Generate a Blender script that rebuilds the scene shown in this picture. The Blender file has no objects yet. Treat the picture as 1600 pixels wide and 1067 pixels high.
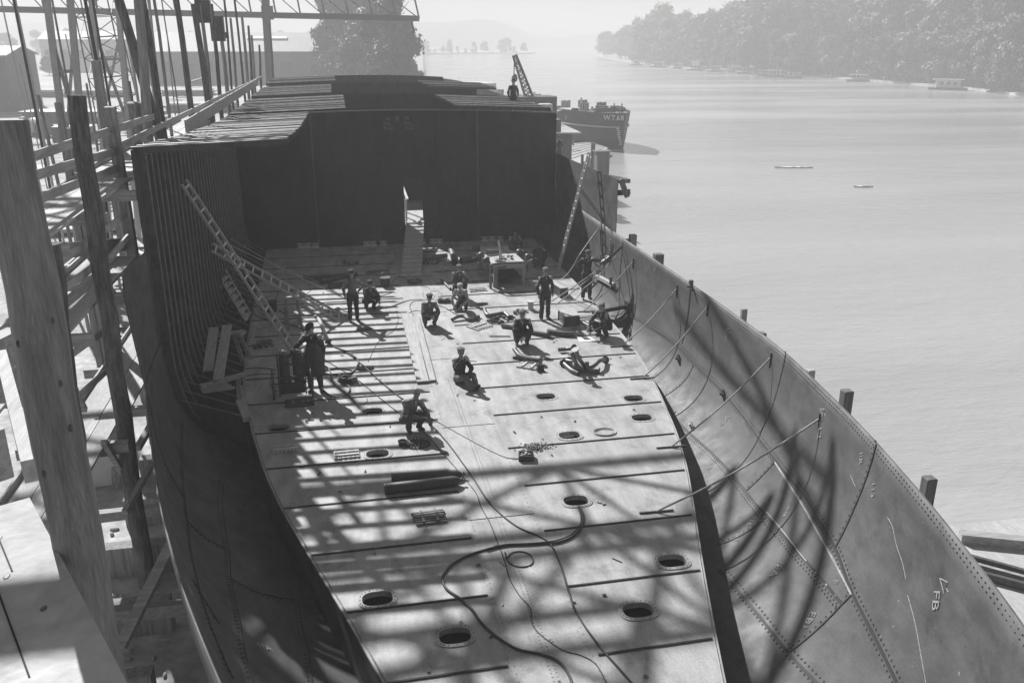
HAZE,HCOL,SKYS,SUNS,EXPO=.0018,.86,.05,5.0,.7
import bpy, bmesh, math, random
from mathutils import Vector, Matrix, Quaternion
from mathutils.geometry import tessellate_polygon
random.seed(7)
R=math.radians
sc=bpy.context.scene
COL=sc.collection
V=Vector
# ------------------------------------------------------------------ camera geometry (calibrated from the ship's seams)
FPX=1356.; TH,PS,RO=0.3351,0.1974,0.0023; CAM=V((0,0,8.8))
fw=V((math.sin(PS)*math.cos(TH),math.cos(PS)*math.cos(TH),-math.sin(TH)))
rt=V((math.cos(PS),-math.sin(PS),0)); up=rt.cross(fw)
rt,up=rt*math.cos(RO)+up*math.sin(RO),-rt*math.sin(RO)+up*math.cos(RO)
def ray(x,y): return fw*FPX+rt*(x-800)-up*(y-533)
def G(x,y,z=0.): d=ray(x,y); return CAM+d*((z-CAM.z)/d.z)
def GY(x,y,Y): d=ray(x,y); return CAM+d*(Y/d.y)
def GX(x,y,X): d=ray(x,y); return CAM+d*(X/d.x)
def lerp(a,b,t): return a+(b-a)*t
def tab(T,y):
    if y<=T[0][0]: return T[0][1]
    for (a,va),(b,vb) in zip(T,T[1:]):
        if y<=b: return va+(vb-va)*(y-a)/(b-a)
    return T[-1][1]
# ------------------------------------------------------------------ materials
MATS={}
def mat(name,c,rough=.7,c2=None,scale=4.,amt=.6,metal=0.,bump=0.,bscale=None,stretch=(1,1,1),spec=.4,fine=0.,detail=8.):
    if name in MATS: return MATS[name]
    m=bpy.data.materials.new(name); m.use_nodes=True; MATS[name]=m
    nt=m.node_tree; N=nt.nodes; L=nt.links; b=N['Principled BSDF']
    b.inputs['Roughness'].default_value=rough; b.inputs['Metallic'].default_value=metal
    b.inputs['Specular IOR Level'].default_value=spec
    if c2 is None: c2=c*.7
    tc=N.new('ShaderNodeTexCoord'); mp=N.new('ShaderNodeMapping'); mp.inputs['Scale'].default_value=stretch
    L.new(tc.outputs['Object'],mp.inputs['Vector'])
    n=N.new('ShaderNodeTexNoise'); n.inputs['Scale'].default_value=scale; n.inputs['Detail'].default_value=detail; n.inputs['Roughness'].default_value=.62
    L.new(mp.outputs[0],n.inputs['Vector'])
    r=N.new('ShaderNodeValToRGB'); r.color_ramp.elements[0].position=.5-.25*amt; r.color_ramp.elements[1].position=.5+.25*amt
    r.color_ramp.elements[0].color=(c2,c2,c2,1); r.color_ramp.elements[1].color=(c,c,c,1)
    L.new(n.outputs['Fac'],r.inputs['Fac'])
    out=r.outputs['Color']
    if fine>0:
        n2=N.new('ShaderNodeTexNoise'); n2.inputs['Scale'].default_value=scale*9; n2.inputs['Detail'].default_value=4
        L.new(mp.outputs[0],n2.inputs['Vector'])
        mx=N.new('ShaderNodeMix'); mx.data_type='RGBA'; mx.blend_type='OVERLAY'; mx.inputs[0].default_value=fine
        L.new(out,mx.inputs[6]); 
        L.new(n2.outputs['Fac'],mx.inputs[7]); out=mx.outputs[2]
    L.new(out,b.inputs['Base Color'])
    if bump>0:
        bn=N.new('ShaderNodeBump'); bn.inputs['Strength'].default_value=bump; bn.inputs['Distance'].default_value=.02
        n3=N.new('ShaderNodeTexNoise'); n3.inputs['Scale'].default_value=bscale or scale*4; n3.inputs['Detail'].default_value=6
        L.new(mp.outputs[0],n3.inputs['Vector']); L.new(n3.outputs['Fac'],bn.inputs['Height']); L.new(bn.outputs[0],b.inputs['Normal'])
    return m
def steel_plate(name,c,c2,rough=.5,streak=(1,1,1),spec=.5):
    # mill-scaled plate: large clouds, rubbed streaks, small pale scratches
    m=bpy.data.materials.new(name); m.use_nodes=True; MATS[name]=m
    nt=m.node_tree; N=nt.nodes; L=nt.links; b=N['Principled BSDF']; b.inputs['Specular IOR Level'].default_value=spec
    tc=N.new('ShaderNodeTexCoord')
    def noise(s,d,st=(1,1,1),ro=.6):
        mp=N.new('ShaderNodeMapping'); mp.inputs['Scale'].default_value=st; L.new(tc.outputs['Object'],mp.inputs['Vector'])
        n=N.new('ShaderNodeTexNoise'); n.inputs['Scale'].default_value=s; n.inputs['Detail'].default_value=d; n.inputs['Roughness'].default_value=ro
        L.new(mp.outputs[0],n.inputs['Vector']); return n.outputs['Fac']
    def ramp(f,a,b_,lo,hi):
        r=N.new('ShaderNodeValToRGB'); e=r.color_ramp.elements; e[0].position=a; e[1].position=b_; e[0].color=(lo,lo,lo,1); e[1].color=(hi,hi,hi,1)
        L.new(f,r.inputs['Fac']); return r.outputs['Color']
    def mix(a,b_,fac,mode='MIX'):
        x=N.new('ShaderNodeMix'); x.data_type='RGBA'; x.blend_type=mode
        if isinstance(fac,float): x.inputs[0].default_value=fac
        else: L.new(fac,x.inputs[0])
        L.new(a,x.inputs[6]); L.new(b_,x.inputs[7]); return x.outputs[2]
    base=ramp(noise(.7,9),.3,.7,c2,c)
    st=ramp(noise(3.,6,streak),.35,.65,.72,1.12)
    base=mix(base,st,1.0,'MULTIPLY')
    sp=ramp(noise(28,5),.35,.6,.84,1.05); base=mix(base,sp,1.,'MULTIPLY')
    base=mix(base,ramp(noise(1.3,10,(1,1,1),.7),.36,.47,.72,1.),1.,'MULTIPLY')
    base=mix(base,ramp(noise(9,6,(1,1,1),.75),.30,.40,.6,1.),1.,'MULTIPLY')
    scr=ramp(noise(5,12,(1,1,1),.8),.62,.70,0.,1.)
    lt=N.new('ShaderNodeRGB'); lt.outputs[0].default_value=(c*1.5,)*3+(1,)
    s2=N.new('ShaderNodeMath'); s2.operation='MULTIPLY'; s2.inputs[1].default_value=.35; L.new(scr,s2.inputs[0])
    base=mix(base,lt.outputs[0],s2.outputs[0])
    L.new(base,b.inputs['Base Color'])
    L.new(ramp(noise(2.2,6),.3,.7,rough-.1,rough+.15),b.inputs['Roughness'])
    bn=N.new('ShaderNodeBump'); bn.inputs['Strength'].default_value=.25; bn.inputs['Distance'].default_value=.03
    L.new(noise(1.1,3),bn.inputs['Height']); L.new(bn.outputs[0],b.inputs['Normal'])
    return m
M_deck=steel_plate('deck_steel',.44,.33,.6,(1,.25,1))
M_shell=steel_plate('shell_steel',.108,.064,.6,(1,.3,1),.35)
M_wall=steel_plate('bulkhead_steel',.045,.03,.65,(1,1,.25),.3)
M_dark=mat('dark_steel',.05,.6,.03,6)
M_frame=mat('frame_steel',.11,.55,.06,3)
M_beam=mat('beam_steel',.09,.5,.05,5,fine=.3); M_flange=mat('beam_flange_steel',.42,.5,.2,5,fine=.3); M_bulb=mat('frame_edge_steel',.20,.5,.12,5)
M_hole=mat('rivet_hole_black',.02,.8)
M_seam=mat('seam_dark',.025,.7)
M_lap=mat('lap_edge_steel',.36,.5,.22,5)
M_iron=mat('iron',.10,.5,.05,8,bump=.2)
M_pipe=mat('pipe_steel',.16,.42,.08,6,spec=.6)
M_cyl=mat('gas_cylinder_paint',.07,.5,.045,9,fine=.3)
M_hose=mat('rubber_hose',.06,.7,.04,12)
M_hoseL=mat('dusty_hose',.16,.75,.08,10)
M_rope=mat('hemp_rope',.42,.9,.28,30)
M_plank=mat('plank_wood',.46,.75,.30,3,bump=.3,stretch=(6,.5,6),fine=.35)
M_plankx=mat('plank_wood_cross',.40,.75,.24,3,bump=.3,stretch=(.5,6,6),fine=.35)
M_post=mat('post_wood',.34,.8,.17,2.5,bump=.5,stretch=(7,7,.45),fine=.4)
M_log=mat('bark_log',.17,.9,.06,3,bump=.8,stretch=(5,5,.7),fine=.5)
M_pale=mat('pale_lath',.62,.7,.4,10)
M_paper=mat('paper',.85,.8,.75,5)
M_chalk=mat('chalk',.33,.9,.17,30,amt=.4)
M_paint=mat('white_lettering',.75,.7,.6,8)
M_soil=mat('yard_soil',.50,.95,.26,.35,bump=.9,bscale=9,fine=.6,detail=12)
M_conc=mat('worn_boards',.46,.85,.36,1.6,bump=.3,bscale=10,stretch=(3.,.5,3),fine=.35)
M_skin=mat('skin',.36,.55,.28,20)
M_hair=mat('hair',.04,.6)
M_leath=mat('leather',.05,.5)
M_cloth=[mat('cloth_%s'%n,c,.9,c*.6,25,bump=.6,bscale=35) for n,c in (('black',.048),('charcoal',.095),('grey',.18),('pale',.42),('mid',.2))]
M_wallb=mat('board_wall',.17,.85,.10,2,stretch=(4,4,.3),fine=.3)
M_roof=mat('roof_sheet',.42,.7,.3,1.2,stretch=(3,.5,1))
M_brick=mat('rendered_wall',.5,.8,.38,1)
M_glass=mat('window_dark',.04,.2)
M_bark=mat('bark',.10,.9,.05,3,bump=.6)
M_leafs=[mat('leaf_%s'%n,c,.6,c*.45,.35,fine=.4) for n,c in (('dark',.03),('mid',.05),('pale',.13))]
M_sand=mat('sand_bank',.5,.9,.34,.08,fine=.3)
M_barge=mat('barge_paint',.025,.5,.03,.6,fine=.2)
M_light=mat('light_paint',.6,.6,.45,1.)
def water_mat():
    m=bpy.data.materials.new('river_water'); m.use_nodes=True; nt=m.node_tree; N=nt.nodes; L=nt.links; b=N['Principled BSDF']
    b.inputs['Base Color'].default_value=(.40,.40,.40,1); b.inputs['Roughness'].default_value=.16; b.inputs['IOR'].default_value=1.33
    tc=N.new('ShaderNodeTexCoord')
    prev=None
    for s,st,dist in ((.55,(1,2.2,1),.10),(2.6,(1,2.4,1),.035),(.05,(1,3.,1),.3)):
        mp=N.new('ShaderNodeMapping'); mp.inputs['Scale'].default_value=st; mp.inputs['Rotation'].default_value=(0,0,R(12)); L.new(tc.outputs['Object'],mp.inputs['Vector'])
        n=N.new('ShaderNodeTexNoise'); n.inputs['Scale'].default_value=s; n.inputs['Detail'].default_value=5; L.new(mp.outputs[0],n.inputs['Vector'])
        bn=N.new('ShaderNodeBump'); bn.inputs['Strength'].default_value=.55; bn.inputs['Distance'].default_value=dist
        L.new(n.outputs['Fac'],bn.inputs['Height'])
        if prev: L.new(prev.outputs[0],bn.inputs['Normal'])
        prev=bn
    L.new(prev.outputs[0],b.inputs['Normal'])
    mp=N.new('ShaderNodeMapping'); mp.inputs['Scale'].default_value=(.012,.05,1); mp.inputs['Rotation'].default_value=(0,0,R(12)); L.new(tc.outputs['Object'],mp.inputs['Vector'])
    n=N.new('ShaderNodeTexNoise'); n.inputs['Scale'].default_value=1.; n.inputs['Detail'].default_value=7; L.new(mp.outputs[0],n.inputs['Vector'])
    r_=N.new('ShaderNodeMapRange'); r_.inputs['From Min'].default_value=.35; r_.inputs['From Max'].default_value=.65; r_.inputs['To Min'].default_value=.08; r_.inputs['To Max'].default_value=.26; L.new(n.outputs['Fac'],r_.inputs['Value']); L.new(r_.outputs[0],b.inputs['Roughness'])
    r2=N.new('ShaderNodeValToRGB'); e=r2.color_ramp.elements; e[0].position=.35; e[1].position=.65; e[0].color=(.33,.33,.33,1); e[1].color=(.43,.43,.43,1); L.new(n.outputs['Fac'],r2.inputs['Fac']); L.new(r2.outputs[0],b.inputs['Base Color'])
    return m
M_water=water_mat()
# ------------------------------------------------------------------ object helpers
ORG={}
def tag(o,label=None,cat=None,group=None,kind=None):
    if label: o['label']=label
    if cat: o['category']=cat
    if group: o['group']=group
    if kind: o['kind']=kind
    return o
def thing(name,label,cat,loc=(0,0,0),rz=0,group=None):
    o=bpy.data.objects.new(name,None); COL.objects.link(o); o.location=loc; o.rotation_euler=(0,0,rz); o.empty_display_size=.2
    ORG[o.name]=V(loc) if rz==0 else V((0,0,0))
    return tag(o,label,cat,group)
def at0(name,label,cat,loc,rz=0,group=None):
    # parts are modelled in local coordinates
    o=thing(name,label,cat,loc,rz,group); ORG[o.name]=V((0,0,0)); return o
def dup(root,loc,rz=0,label=None,scale=None):
    r=root.copy(); COL.objects.link(r); r.location=loc; r.rotation_euler=(0,0,rz)
    if scale: r.scale=(scale,)*3 if isinstance(scale,(int,float)) else scale
    if label: r['label']=label
    for ch in list(root.children):
        c=ch.copy(); COL.objects.link(c); c.parent=r
        for g in list(ch.children):
            d=g.copy(); COL.objects.link(d); d.parent=c
    return r
class MB:
    def __init__(s): s.v=[]; s.f=[]
    def add(s,vs,fs):
        n=len(s.v); s.v+= [tuple(v) for v in vs]; s.f+=[tuple(i+n for i in f) for f in fs]; return s
    def box(s,c,d,rz=0,M=None):
        c=V(c); hx,hy,hz=d[0]/2,d[1]/2,d[2]/2
        Q=M or Matrix.Rotation(rz,3,'Z')
        vs=[c+Q@V((x*hx,y*hy,z*hz)) for x in(-1,1) for y in(-1,1) for z in(-1,1)]
        return s.add(vs,[(0,1,3,2),(4,6,7,5),(0,4,5,1),(2,3,7,6),(0,2,6,4),(1,5,7,3)])
    def bar(s,p,q,w,h,upv=(0,0,1)):
        p=V(p);q=V(q); d=(q-p); L=d.length
        if L<1e-6: return s
        d/=L; u=V(upv)
        if abs(d.dot(u))>.97: u=V((0,1,0))
        a=d.cross(u).normalized(); b=a.cross(d)
        return s.box((p+q)/2,(w,L,h),M=Matrix((a,d,b)).transposed())
    def tube(s,pts,r,n=8,cap=True):
        pts=[V(p) for p in pts]
        if len(pts)<2: return s
        rs=r if isinstance(r,(list,tuple)) else [r]*len(pts)
        t=(pts[1]-pts[0]).normalized(); a=t.cross(V((0,0,1)))
        if a.length<.05: a=t.cross(V((0,1,0)))
        a.normalize(); vs=[]
        for i,p in enumerate(pts):
            t2=(pts[min(i+1,len(pts)-1)]-pts[max(i-1,0)]).normalized()
            a=(a-t2*a.dot(t2))
            if a.length<1e-4: a=t2.orthogonal()
            a.normalize(); b=t2.cross(a)
            vs+=[p+(a*math.cos(k*2*math.pi/n)+b*math.sin(k*2*math.pi/n))*rs[i] for k in range(n)]
        fs=[]
        for i in range(len(pts)-1):
            for k in range(n): fs.append((i*n+k,i*n+(k+1)%n,(i+1)*n+(k+1)%n,(i+1)*n+k))
        if cap: fs+= [tuple(range(n))[::-1],tuple(range((len(pts)-1)*n,len(pts)*n))]
        return s.add(vs,fs)
    def ell(s,c,r,n=10,m=7,M=None):
        c=V(c); r=V(r) if hasattr(r,'__len__') else V((r,r,r)); Q=M or Matrix.Identity(3); vs=[c+Q@V((0,0,r.z))]
        for i in range(1,m):
            a=math.pi*i/m
            for k in range(n):
                b=2*math.pi*k/n; vs.append(c+Q@V((r.x*math.sin(a)*math.cos(b),r.y*math.sin(a)*math.sin(b),r.z*math.cos(a))))
        vs.append(c-Q@V((0,0,r.z))); fs=[(0,1+k,1+(k+1)%n) for k in range(n)]
        for i in range(m-2):
            for k in range(n): fs.append((1+i*n+k,1+(i+1)*n+k,1+(i+1)*n+(k+1)%n,1+i*n+(k+1)%n))
        e=len(vs)-1; o=1+(m-2)*n; fs+=[(e,o+(k+1)%n,o+k) for k in range(n)]
        return s.add(vs,fs)
    def torus(s,c,R_,r,n=20,k=6,sx=1,sy=1,M=None):
        Q=M or Matrix.Identity(3); c=V(c); vs=[];fs=[]
        for i in range(n):
            a=2*math.pi*i/n
            for j in range(k):
                b=2*math.pi*j/k; rr=R_+r*math.cos(b); vs.append(c+Q@V((rr*math.cos(a)*sx,rr*math.sin(a)*sy,r*math.sin(b))))
        for i in range(n):
            for j in range(k): fs.append((i*k+j,((i+1)%n)*k+j,((i+1)%n)*k+(j+1)%k,i*k+(j+1)%k))
        return s.add(vs,fs)
    def prism(s,poly,z0,z1,holes=()):
        rings=[list(poly)]+[list(h) for h in holes]
        tris=tessellate_polygon([[V((x,y,0)) for x,y in r] for r in rings])
        flat=[p for r in rings for p in r]; n=len(flat)
        vs=[(x,y,z1) for x,y in flat]+[(x,y,z0) for x,y in flat]; fs=[]
        for t in tris:
            a,b,c=[V((*flat[i],0)) for i in t]
            if (b-a).cross(c-a).z<0: t=t[::-1]
            fs.append(tuple(t)); fs.append(tuple(i+n for i in t[::-1]))
        o=0
        for r in rings:
            for i in range(len(r)):
                j=(i+1)%len(r); fs.append((o+i,o+j,o+j+n,o+i+n))
            o+=len(r)
        return s.add(vs,fs)
    def build(s,name,m,parent=None,smooth=False,mods=None,bevel=0):
        me=bpy.data.meshes.new(name)
        org=V((0,0,0))
        if parent is not None:
            p=parent
            while p.parent: p=p.parent
            org=ORG.get(p.name,V((0,0,0)))
        me.from_pydata([(v[0]-org.x,v[1]-org.y,v[2]-org.z) for v in s.v],[],s.f); me.materials.append(m)
        bm=bmesh.new(); bm.from_mesh(me); bmesh.ops.recalc_face_normals(bm,faces=bm.faces); bm.to_mesh(me); bm.free()
        if smooth:
            me.polygons.foreach_set('use_smooth',[True]*len(me.polygons))
            try: me.set_sharp_from_angle(angle=R(40))
            except Exception: pass
        o=bpy.data.objects.new(name,me); COL.objects.link(o)
        if parent is not None: o.parent=parent
        if bevel:
            b=o.modifiers.new('b','BEVEL'); b.width=bevel; b.segments=1; b.limit_method='ANGLE'
        return o
def single(mb,name,m,label,cat,group=None,smooth=False,kind=None,bevel=0):
    return tag(mb.build(name,m,None,smooth,bevel=bevel),label,cat,group,kind)
def cr(pts,k=5):
    P=[V(p) for p in pts]; out=[]
    for i in range(len(P)-1):
        a=P[max(i-1,0)];b=P[i];c=P[i+1];d=P[min(i+2,len(P)-1)]
        for j in range(k):
            t=j/k; out.append(.5*((2*b)+(c-a)*t+(2*a-5*b+4*c-d)*t*t+(3*b-a-3*c+d)*t*t*t))
    out.append(P[-1]); return out
def DP(pp,z): return cr([G(x,y,z) for x,y in pp])
def txt(s,loc,xd,yd,size,m,parent,name='lettering',ext=.002):
    c=bpy.data.curves.new(name,'FONT'); c.body=s; c.size=size; c.extrude=ext; c.resolution_u=2; c.materials.append(m); c.align_x='CENTER'; c.align_y='CENTER'
    tmp=bpy.data.objects.new(name,c); COL.objects.link(tmp); dg=bpy.context.evaluated_depsgraph_get(); me=bpy.data.meshes.new_from_object(tmp.evaluated_get(dg)); bpy.data.objects.remove(tmp); bpy.data.curves.remove(c)
    me.materials.clear(); me.materials.append(m); o=bpy.data.objects.new(name,me); COL.objects.link(o)
    xd=V(xd).normalized(); yd=V(yd); zd=xd.cross(yd).normalized(); yd=zd.cross(xd)
    org=V((0,0,0))
    if parent:
        p=parent
        while p.parent: p=p.parent
        org=ORG.get(p.name,V((0,0,0))); o.parent=parent
    global LASTM
    LASTM=Matrix.Translation(V(loc)-org)@Matrix((xd,yd,zd)).transposed().to_4x4(); o.matrix_local=LASTM
    return o
# ------------------------------------------------------------------ hull form
CX=2.77
HG=[(1.2,.05),(2,1.1),(3,2.0),(4,2.75),(5,3.3),(6,3.75),(7,4.13),(8,4.47),(9,4.81),(10,5.09),(11,5.38),(12,5.63),(13,5.87),(14,6.08),(15,6.32),(16,6.55),(17,6.75),(18,6.9),(19.5,7.02),(21,7.05),(70,7.05),(75,6.3)]
ZG=[(1,3.7),(4,3.35),(6,3.15),(8,2.96),(10,2.8),(12,2.66),(14,2.52),(15,2.44),(16,2.35),(17,2.26),(18,2.19),(19.5,2.13),(80,2.13)]
BT=[(2,.3),(4,.75),(6,1.3),(8,1.9),(9.45,2.3),(10.4,2.58),(12.1,3.1),(14,3.72),(15.8,4.3),(17.5,4.74),(19.45,5.12),(21,5.4),(22.6,5.63),(25,5.78),(28,5.88),(33,5.97),(39,6.05),(75,6.05)]
def hg(y):
    return sum(tab(HG,y+d) for d in(-.5,0,.5))/3
def zg(y): return sum(tab(ZG,y+d) for d in(-.7,0,.7))/3
def bt(y): return sum(tab(BT,y+d) for d in(-.4,0,.4))/3
ZB=-1.25
def hb(y,z):
    g=zg(y); H_=hg(y)
    k=min(1,max(0,(y-12)/12)); n=2+k; m=2.8+2.9*k
    if y<12: m=2.4+.4*(y-6)/6
    if z>=g:
        return H_+(z-g)*max(0,.09*(1-max(0,(y-17)/3.)))
    t=max(0,min(1,(z-ZB)/(g-ZB)))
    return H_*(max(1e-6,1-(1-t)**n))**(1/m)
def z2(y): return 3.9+.5*(max(0,39-y)/21)**1.3
def z3(y): return 5.7+.85*(max(0,39-y)/19)**1.5
def SH(px,py,side,off=0.):
    # where the line of sight meets the inside of the shell (side +1 right, -1 left)
    d=ray(px,py); a,b=0.,None; t=2.0/d.length
    f=lambda t:(lambda p: side*(p.x-CX)-(hb(p.y,p.z)-off) if p.z>ZB else 1)(CAM+d*t)
    step=.15/d.length; t=3/d.length
    while t<60/d.length:
        if CAM.z+d.z*t<zg((CAM+d*t).y)+(2.3 if True else 0) and f(t)>0 and f(t-step)<=0:
            lo,hi=t-step,t
            for _ in range(20):
                mm=(lo+hi)/2
                if f(mm)>0: hi=mm
                else: lo=mm
            return CAM+d*hi
        t+=step
    return None
def snorm(p,side):
    e=.03
    gx=side; gy=-(hb(p.y+e,p.z)-hb(p.y-e,p.z))/(2*e); gz=-(hb(p.y,p.z+e)-hb(p.y,p.z-e))/(2*e)
    return -V((gx,gy,gz)).normalized()   # into the hold
# ================================================================== SHIP
ship=thing('ship_hull','riveted steel ship hull under construction with open hold and sunlit tank top','ship hull')
ys=[1.3,2,3,4,5,6,7,8,9,10,11,12,13,14,15,16,17,18,19,20]+[20+1.0*i for i in range(1,56)]
def shell_side(side):
    mb=MB(); nT=22; rows=[]
    for y in ys:
        g=zg(y); row=[(CX+side*0.02,y,ZB)]
        for i in range(nT+1):
            q=i/nT; z=ZB+(g-ZB)*(q**1.7); 
            if i==0: z=ZB+.002
            row.append((CX+side*max(.03,hb(y,z)),y,z))
        rows.append(row)
    n=nT+2; vs=[p for r in rows for p in r]; fs=[]
    for i in range(len(rows)-1):
        for j in range(n-1): fs.append((i*n+j,(i+1)*n+j,(i+1)*n+j+1,i*n+j+1))
    mb.add(vs,fs)
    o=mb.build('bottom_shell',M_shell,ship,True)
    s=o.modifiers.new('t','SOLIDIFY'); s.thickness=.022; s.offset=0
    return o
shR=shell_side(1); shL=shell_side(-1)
def strake(name,side,y0,y1,zl,zh,step=.8,slope=0):
    mb=MB(); k=max(2,int((y1-y0)/step)); vs=[];n=5
    for i in range(k+1):
        y=lerp(y0,y1,i/k); lo=zl(y)-.04; hi=zh(y)
        for j in range(n):
            z=lerp(lo,hi,j/(n-1)); yy=y
            vs.append((CX+side*(hb(y,max(z,zg(y)))+.024),yy,z))
    fs=[(i*n+j,(i+1)*n+j,(i+1)*n+j+1,i*n+j+1) for i in range(k) for j in range(n-1)]
    mb.add(vs,fs); o=mb.build(name,M_shell,ship,False)
    s=o.modifiers.new('t','SOLIDIFY'); s.thickness=.02; s.offset=0
    return o
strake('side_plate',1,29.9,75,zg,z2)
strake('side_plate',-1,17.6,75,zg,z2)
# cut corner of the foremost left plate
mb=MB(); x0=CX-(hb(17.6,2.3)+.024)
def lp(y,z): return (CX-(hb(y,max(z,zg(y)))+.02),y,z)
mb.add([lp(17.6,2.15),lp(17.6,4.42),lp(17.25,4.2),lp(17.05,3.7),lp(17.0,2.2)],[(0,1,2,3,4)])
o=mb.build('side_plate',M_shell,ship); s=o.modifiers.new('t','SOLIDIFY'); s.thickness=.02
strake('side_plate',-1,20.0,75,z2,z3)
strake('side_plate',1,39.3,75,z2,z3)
# --- tank top with oval manholes
MH=[(853,619),(990,622),(1003,652),(890,680),(900,782),(1050,876),(997,953),(711,993),(590,935),(590,709),(435,668),(582,642),(571,576),(569,514),(413,533),(752,475),(814,559),(772,501),(451,394),(546,390),(710,383),(795,378),(434,438)]
MH=[G(*p) for p in MH]
def oval(c,a,b,n=28,off=0):
    pts=[]
    for i in range(n):
        t=2*math.pi*i/n; x=math.cos(t); y=math.sin(t)
        e=.72; pts.append((c.x+(a+off)*abs(x)**e*(1 if x>0 else -1),c.y+(b+off)*abs(y)**e*(1 if y>0 else -1)))
    return pts
yl=[2.0+.5*i for i in range(0,74)]+[38.96]
poly=[(CX+bt(y),y) for y in yl]+[(CX-bt(y),y) for y in yl[::-1]]
mb=MB(); mb.prism(poly,-.012,0,[oval(c,.25,.19) for c in MH]); tank=mb.build('tank_top',M_deck,ship)
mb=MB(); mb.box((CX,57,-.006),(12.1,35.8,.012)); mb.build('tank_top',M_deck,ship)
for c in MH:
    mb=MB(); near=c.y<18
    n=28; o1=oval(c,.25,.19,n,.075); o2=oval(c,.25,.19,n,0.004); h=.016 if near else .008
    vs=[(x,y,.001) for x,y in o1]+[(x,y,h) for x,y in o1]+[(x,y,h) for x,y in o2]+[(x,y,-.09) for x,y in o2]
    fs=[]
    for k in range(3):
        for i in range(n): fs.append((k*n+i,k*n+(i+1)%n,(k+1)*n+(i+1)%n,(k+1)*n+i))
    mb.add(vs,fs); rim=mb.build('manhole_rim',M_deck,ship)
    if c.y<24:
        b2=MB()
        for i in range(20):
            t=2*math.pi*i/20; x=math.cos(t);y=math.sin(t); e=.72
            b2.tube([(c.x+.29*abs(x)**e*(1 if x>0 else -1),c.y+.232*abs(y)**e*(1 if y>0 else -1),h),(c.x+.29*abs(x)**e*(1 if x>0 else -1),c.y+.232*abs(y)**e*(1 if y>0 else -1),h+.008)],.009,6)
        b2.build('bolt_ring',M_hole,rim)
mb=MB(); pl=[(CX+bt(y)-.35,y) for y in yl]+[(CX-bt(y)+.35,y) for y in yl[::-1]]; mb.prism(pl,-.75,-.74); mb.build('shade_sheet',M_hole,ship)  # near-black sheet added so the manholes look shaded inside
c_=G(945,675); mb=MB(); mb.torus((c_.x,c_.y,.008),.27,.02,28,5,1,.8); mb.torus((c_.x,c_.y,.006),.21,.012,28,5,1,.8); mb.build('doubling_ring',M_lap,ship)
# margin walls
for side in(1,-1):
    mb=MB(); vs=[];fs=[]
    yy=[2+.75*i for i in range(50)]
    for y in yy:
        h=bt(y); lo,hi=ZB,0
        for _ in range(24):
            m_=(lo+hi)/2
            if hb(y,m_)<h: lo=m_
            else: hi=m_
        zb=max(-1.24,min(-.05,lo-.02))
        vs+=[(CX+side*h,y,-.002),(CX+side*h,y,zb)]
    fs=[(2*i,2*i+2,2*i+3,2*i+1) for i in range(len(yy)-1)]
    mb.add(vs,fs); o=mb.build('margin_plate',M_shell,ship); s=o.modifiers.new('t','SOLIDIFY'); s.thickness=.014; s.offset=1 if side<0 else -1
    # edge angle on the deck edge
    mb=MB(); mb.tube([(CX+side*(bt(y)-.05),y,.006) for y in yy],.014,4); mb.build('edge_angle',M_lap,ship)
# transverse lap seams, keel strake
sy=[8.6,10.38,12.15,13.95,15.75,17.53,19.4,21.2,23.0,24.85,26.65,28.4,30.1,31.9,33.6,35.3,37.1]
for y in sy:
    k=lambda x:0
    for a,b in ((CX-bt(y)+.05,2.03),(3.42,CX+bt(y)-.08)):
        mb=MB(); mb.bar((a,y,.010),(b,y+.02,.010),.036,.024); mb.build('lap_seam',M_seam,ship)
mb=MB(); mb.prism([(2.06,3),(3.39,3),(3.39,38.9),(2.06,38.9)],.0015,.009); mb.build('keel_strake',M_deck,ship)
mb=MB(); y=8.
while y<22:
    for x in(2.62,2.70,2.12,3.33):
        if x in(2.62,2.70) or int(y*12)%2==0: mb.tube([(x,y,.008),(x,y,.016)],.013,5)
    y+=.085
mb.build('rivet_row',M_deck,ship)
mb=MB()
for y in (9.4,14.6,18.9,23.6,28.2,33.): mb.bar((2.08,y,.012),(3.37,y,.012),.02,.006)
mb.build('butt_strap',M_seam,ship)
# --- main bulkhead
def top39(x): return 5.90-.0045*(x-CX)**2
def bulkhead(Y,z0,door=None,name='bulkhead'):
    mb=MB(); xs=[CX-7.02+14.04*i/20 for i in range(21)]
    pl=[]
    for i in range(15):
        z=ZB+.03+(5.6-ZB)*i/14; pl.append((CX+hb(Y,min(z,2.13))-.0,z))
    pl+=[(x,top39(x)+z0) for x in xs[::-1]][1:-1]
    for i in range(15)[::-1] if False else range(14,-1,-1):
        z=ZB+.03+(5.6-ZB)*i/14; pl.append((CX-hb(Y,min(z,2.13)),z))
    pr=MB(); pr.prism(pl,-.008,.008,[door] if door else [])
    mb.add([(v[0],Y+v[2],v[1]) for v in pr.v],pr.f)
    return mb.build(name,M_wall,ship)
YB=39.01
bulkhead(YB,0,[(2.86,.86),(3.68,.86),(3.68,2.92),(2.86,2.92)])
for x in (-3.6,4.35,8.2):
    mb=MB(); mb.bar((x,YB-.025,.02),(x,YB-.025,5.75),.03,.02,(0,1,0)); mb.build('seam_strap',M_wall,ship)
mb=MB()
for x in(-1.07,-.93,6.13,6.27):
    for i in range(56): mb.box((x,YB-.02,.1+i*.1),(.022,.03,.022))
mb.build('rivet_row',M_frame,ship)
for x in (-1.0,6.2):
    mb=MB(); mb.bar((x,YB-.03,.02),(x,YB-.03,5.8),.07,.05,(0,1,0)); mb.build('seam_strap',M_frame,ship)
mb=MB(); pts=[(CX-7+14*i/24) for i in range(25)]
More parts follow.
